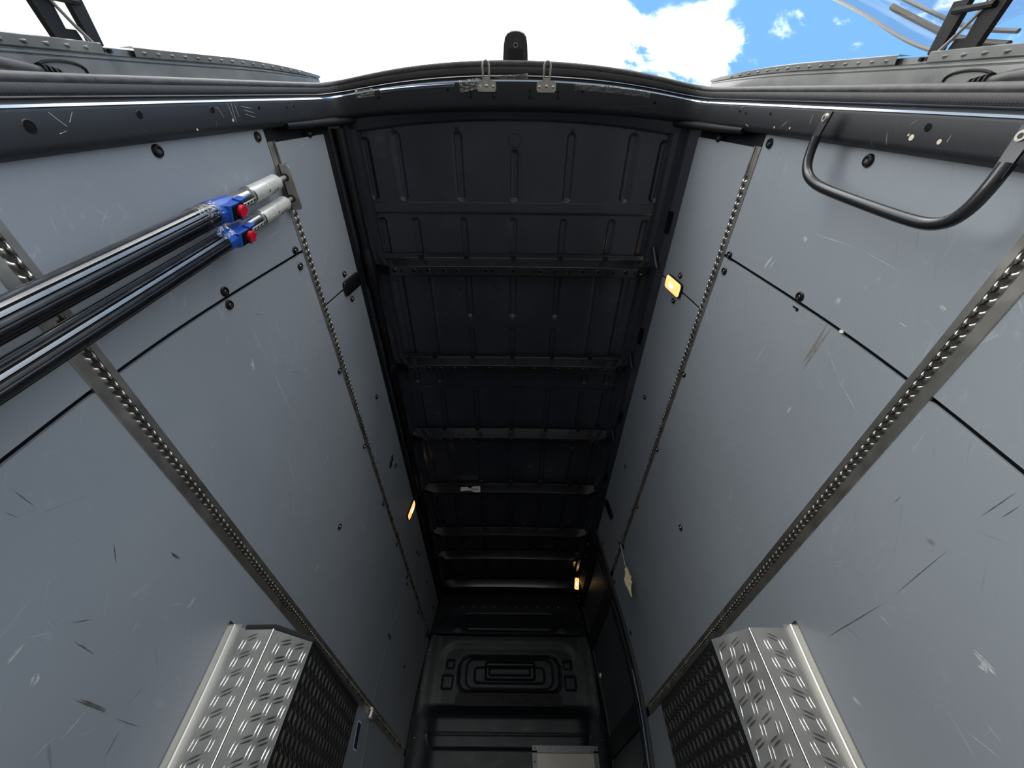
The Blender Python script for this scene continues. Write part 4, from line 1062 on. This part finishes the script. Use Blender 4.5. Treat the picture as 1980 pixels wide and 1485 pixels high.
# ---- rear doors, swung right back: their hinge-side edges face the opening
def rear_door(side, label):
    o = thing('rear_door', (side * 1.2, -.05, -.6), label, 'door', 'opened rear doors')
    def dx(z): return .955 - max(0, z - 1.25) ** 1.5 * .20
    zs = [-.6, -.2, .2, .5, .7, .85, 1.0, 1.1, 1.2, 1.3, 1.4, 1.5, 1.6, 1.7, 1.8, 1.9, 1.98, 2.03]
    def strip(prof, name, mt, z_list, smooth=True):
        v = []; f = []; n = len(prof)
        for z in z_list:
            tp = max(0, min(1, (z - 1.55) / .48)); 
            for a, y in prof: v.append((side * (dx(z) + a), -.02 + (y + .02) * (1 - .55 * tp * tp), z))
        for i in range(len(z_list) - 1):
            for k in range(n - 1): f.append((i * n + k, i * n + k + 1, (i + 1) * n + k + 1, (i + 1) * n + k))
        return mesh(name, v, f, mt, o, smooth, angle=30)
    strip([(.04, -.020), (.0, -.022), (0, -.050), (.003, -.0515), (.003, -.0525), (-.001, -.0535), (-.001, -.0575), (.003, -.0588), (.003, -.0600), (0, -.0612)], 'edge_face', 'door_paint', zs)
    # outer flange, interrupted by the hinge notch
    for z0, z1 in ((-.6, 1.158), (1.250, 2.03)):
        zl = [z0] + [z for z in zs if z0 < z < z1] + [z1]
        strip([(0, -.061), (-.004, -.063), (-.006, -.080), (-.003, -.082), (.03, -.080)], 'flange', 'door_paint', zl)
        z = z0 + .03 if z0 > 0 else .62
        while z < min(z1, 1.95) - .02:
            tp = max(0, min(1, (z - 1.55) / .48)); yy = -.02 - .052 * (1 - .55 * tp * tp)
            mb_ = MB(); mb_.tube([(side * (dx(z) - .0045), yy, z - .008), (side * (dx(z) - .0075), yy + .001, z), (side * (dx(z) - .004), yy + .004, z + .006)], [.001, .0032, .0008], 7); mb_.build('dent', 'door_paint', o, True)
            z += .045
    # notch floor
    strip([(.012, -.061), (.012, -.066), (.03, -.066)], 'notch', 'door_paint', [1.158, 1.20, 1.25])
    for z in (1.172, 1.19):
        mb_ = MB(); mb_.disc((side * (dx(z) + .008), -.066, z), (0, -1, 0), .006, .007, 8); mb_.build('hinge_pin', 'hinge_black', o, True, angle=40)
    # door leaf behind
    mb_ = MB(); mb_.prism([(side * x, y, -.6) for x, y in ((.965, -.030), (.965, -.075), (1.64, -.075), (1.66, -.05), (1.64, -.030))], (0, 0, 2.55)); mb_.build('leaf', 'door_paint', o)
    # hinge: two dark arms, a light stay rod and a cross bracket
    X = side * .96
    mb_ = MB(); mb_.prism([(X, -.066, 1.150), (X, -.078, 1.178), (X, -.165, 1.178), (X, -.165, 1.140)], (side * .012, 0, 0)); mb_.build('hinge_arm', 'hinge_black', o)
    mb_ = MB(); mb_.prism([(X, -.066, 1.068), (X, -.066, 1.100), (X, -.165, 1.098), (X, -.165, 1.050)], (side * .012, 0, 0)); mb_.build('hinge_arm', 'hinge_black', o)
    mb_ = MB(); mb_.tube([(X - side * .006, -.072, 1.150), (X - side * .004, -.110, 1.118), (X, -.170, 1.075)], .0035, 8); mb_.build('stay_rod', 'rod_grey', o, True)
    mb_ = MB(); mb_.prism([(X + side * .004, -.076, 1.095), (X + side * .004, -.076, 1.135), (X + side * .004, -.100, 1.128), (X + side * .004, -.100, 1.098)], (side * .004, 0, 0)); mb_.build('cross_plate', 'hinge_black', o)
    mb_ = MB(); mb_.tube([(X - side * .004, -.148, 1.07), (X - side * .004, -.148, 1.16)], .006, 8); mb_.build('cross_pin', 'hinge_black', o, True)
    # recessed pull and rubber wiring sleeve low on the edge
    ring = []
    for k in range(13):
        a = math.pi * k / 12; ring.append((side * (dx(1.03) - .001), -.026 - .018 * math.sin(a) ** .7, 1.035 + .055 * math.cos(a)))
    mb_ = MB(); mb_.tube(ring, .003, 6); mb_.build('pull_rim', 'hinge_black', o, True)
    pth = [(side * .948, -.018, 1.00), (side * .946, -.024, .975), (side * .945, -.030, .94), (side * .945, -.036, .88), (side * .95, -.044, .80), (side * .99, -.05, .70)]
    mb_ = MB(); mb_.tube(pth, [.008, .010, .012, .014, .017, .017], 12); ws = mb_.build('wiring_sleeve', 'seal_rubber', o, True)
    for k in range(4):
        c = Vector((side * .946, -.019 - .0022 * k, 1.012 - .011 * k)); mb_ = MB(); mb_.tube([c, c + Vector((0, -.0012, -.0045))], .0115 + .0005 * k, 12); mb_.build('bellows_ring', 'hinge_black', ws, True, angle=40)
    return o
rear_door(-1, 'opened left rear door seen along its grey hinge edge')
rear_door(1, 'opened right rear door seen along its grey hinge edge')

# ---- curved clear panel beyond the right door hinge, with a dark moulded rib
cp = thing('clear_panel', (1.15, -.15, 1.1), 'curved clear plastic panel against the sky beyond the right door hinge', 'panel')
edge = [(1.06, -.262, 1.815), (1.045, -.215, 1.65), (1.03, -.172, 1.51), (1.02, -.130, 1.385), (1.01, -.100, 1.28), (1.005, -.083, 1.20)]
edge = smooth_path(edge, 2)
v = []; f = []; m_ = 8
for e in edge:
    for j in range(m_):
        q_ = j / (m_ - 1); v.append((e.x + .30 * q_, e.y - .10 * q_ - .12 * math.sin(q_ * 1.2), e.z - .30 * q_))
f = [(i * m_ + j, i * m_ + j + 1, (i + 1) * m_ + j + 1, (i + 1) * m_ + j) for i in range(len(edge) - 1) for j in range(m_ - 1)]
sh = mesh('sheet', v, f, 'clear_panel', cp, True); sd = sh.modifiers.new('thickness', 'SOLIDIFY'); sd.thickness = .003
mb_ = MB(); mb_.tube(edge, .0045, 8); mb_.build('rim', 'glass_rim', cp, True)
rib = smooth_path([(1.05, -.198, 1.49), (1.05, -.190, 1.47), (1.055, -.165, 1.40), (1.06, -.140, 1.33), (1.06, -.115, 1.255), (1.06, -.098, 1.17), (1.06, -.09, 1.10)], 2)
mb_ = MB(); mb_.tube(rib, .007, 8); mat('rib_brown', (.045, .036, .02), rough=.45); mb_.build('rib', 'rib_brown', cp, True)
rib2 = [p + Vector((.008, -.022, .004)) for p in rib]
mb_ = MB(); mb_.tube(rib2, .0045, 8); mb_.build('rib', 'glass_rim', cp, True)

# ---- torn tag on a cord at the end of the right upper track
tg = thing('hanging_tag', (.80, 2.60, 1.13), 'torn tan tag hanging on a grey cord from the right upper track', 'tag')
mb_ = MB(); mb_.tube([(.806, 2.62, 1.505), (.800, 2.60, 1.475), (.800, 2.60, 1.40), (.801, 2.604, 1.315)], .0035, 8); mb_.build('cord', 'cord_grey', tg, True)
mb_ = MB(); mb_.tube([(.818, 2.64, 1.52), (.805, 2.63, 1.525), (.798, 2.615, 1.505), (.802, 2.61, 1.488)], .006, 8); mb_.build('hook', 'steel', tg, True)
outl = [(2.592, 1.320), (2.612, 1.316), (2.618, 1.275), (2.634, 1.245), (2.632, 1.21), (2.622, 1.175), (2.614, 1.128), (2.606, 1.128), (2.604, 1.165), (2.594, 1.20), (2.582, 1.215), (2.590, 1.232), (2.580, 1.25), (2.588, 1.27)]
mb_ = MB(); mb_.prism([(.800 - .85 * (y - 2.605), 2.605 + .5 * (y - 2.605), z) for y, z in outl], (.001, .002, 0)); mb_.build('card', 'card_tan', tg)

# ---- stickers
s_y, s_z = BEAMS[3][0] + .010, 2.022
st = thing('beam_sticker', (-.34, s_y, s_z), 'torn white paper sticker on the fourth roof bow', 'sticker')
def bow_pt(x, q_):
    ya, yb, yc = BEAMS[3]; c = .012 * (1 - (x / .74) ** 2) - .012
    return Vector((x, ya + (yb - ya) * q_ - .0008, 2.060 + c + (1.985 - 2.060) * q_ - .0006))
outl = [(-.425, .45), (-.37, .42), (-.345, .62), (-.32, .35), (-.262, .30), (-.258, .98), (-.30, 1.0), (-.345, .80), (-.425, .88)]
mb_ = MB(); mb_.prism([bow_pt(x, q_) for x, q_ in outl], (0, -.0008, -.0004)); mb_.build('paper', 'paper_white', st)
for k in range(6):
    mb_ = MB(); x = -.335 + .010 * k
    mb_.prism([bow_pt(x + a, q_) + Vector((0, -.0012, -.0005)) for a, q_ in ((0, .58), (.006, .58), (.006, .78), (0, .78))], (0, -.0004, -.0002)); mb_.build('print_mark', 'paper_print', st)
bs = thing('wall_sticker', wp(-1, 2.95, .45), 'small dark blue sticker with white border low on the left wall', 'sticker')
panel(-1, 2.905, 2.985, .435, .560, bs, 'paper_white', .0006, 'border', .0008)
panel(-1, 2.911, 2.979, .442, .553, bs, 'sticker_blue', .0004, 'face', .0014)
# scrap of white paper caught in the right seam
mb_ = MB(); n, t = wall_frame(1, .90)
mb_.box(wp(1, .499, .895, .004), (n, (t + Vector((0, .4, 0))), (0, 1, -.4)), (.001, .006, .004))
tag(mb_.build('paper_scrap', 'paper_white'), 'tiny white paper scrap caught in the vertical seam of the right wall', 'scrap')
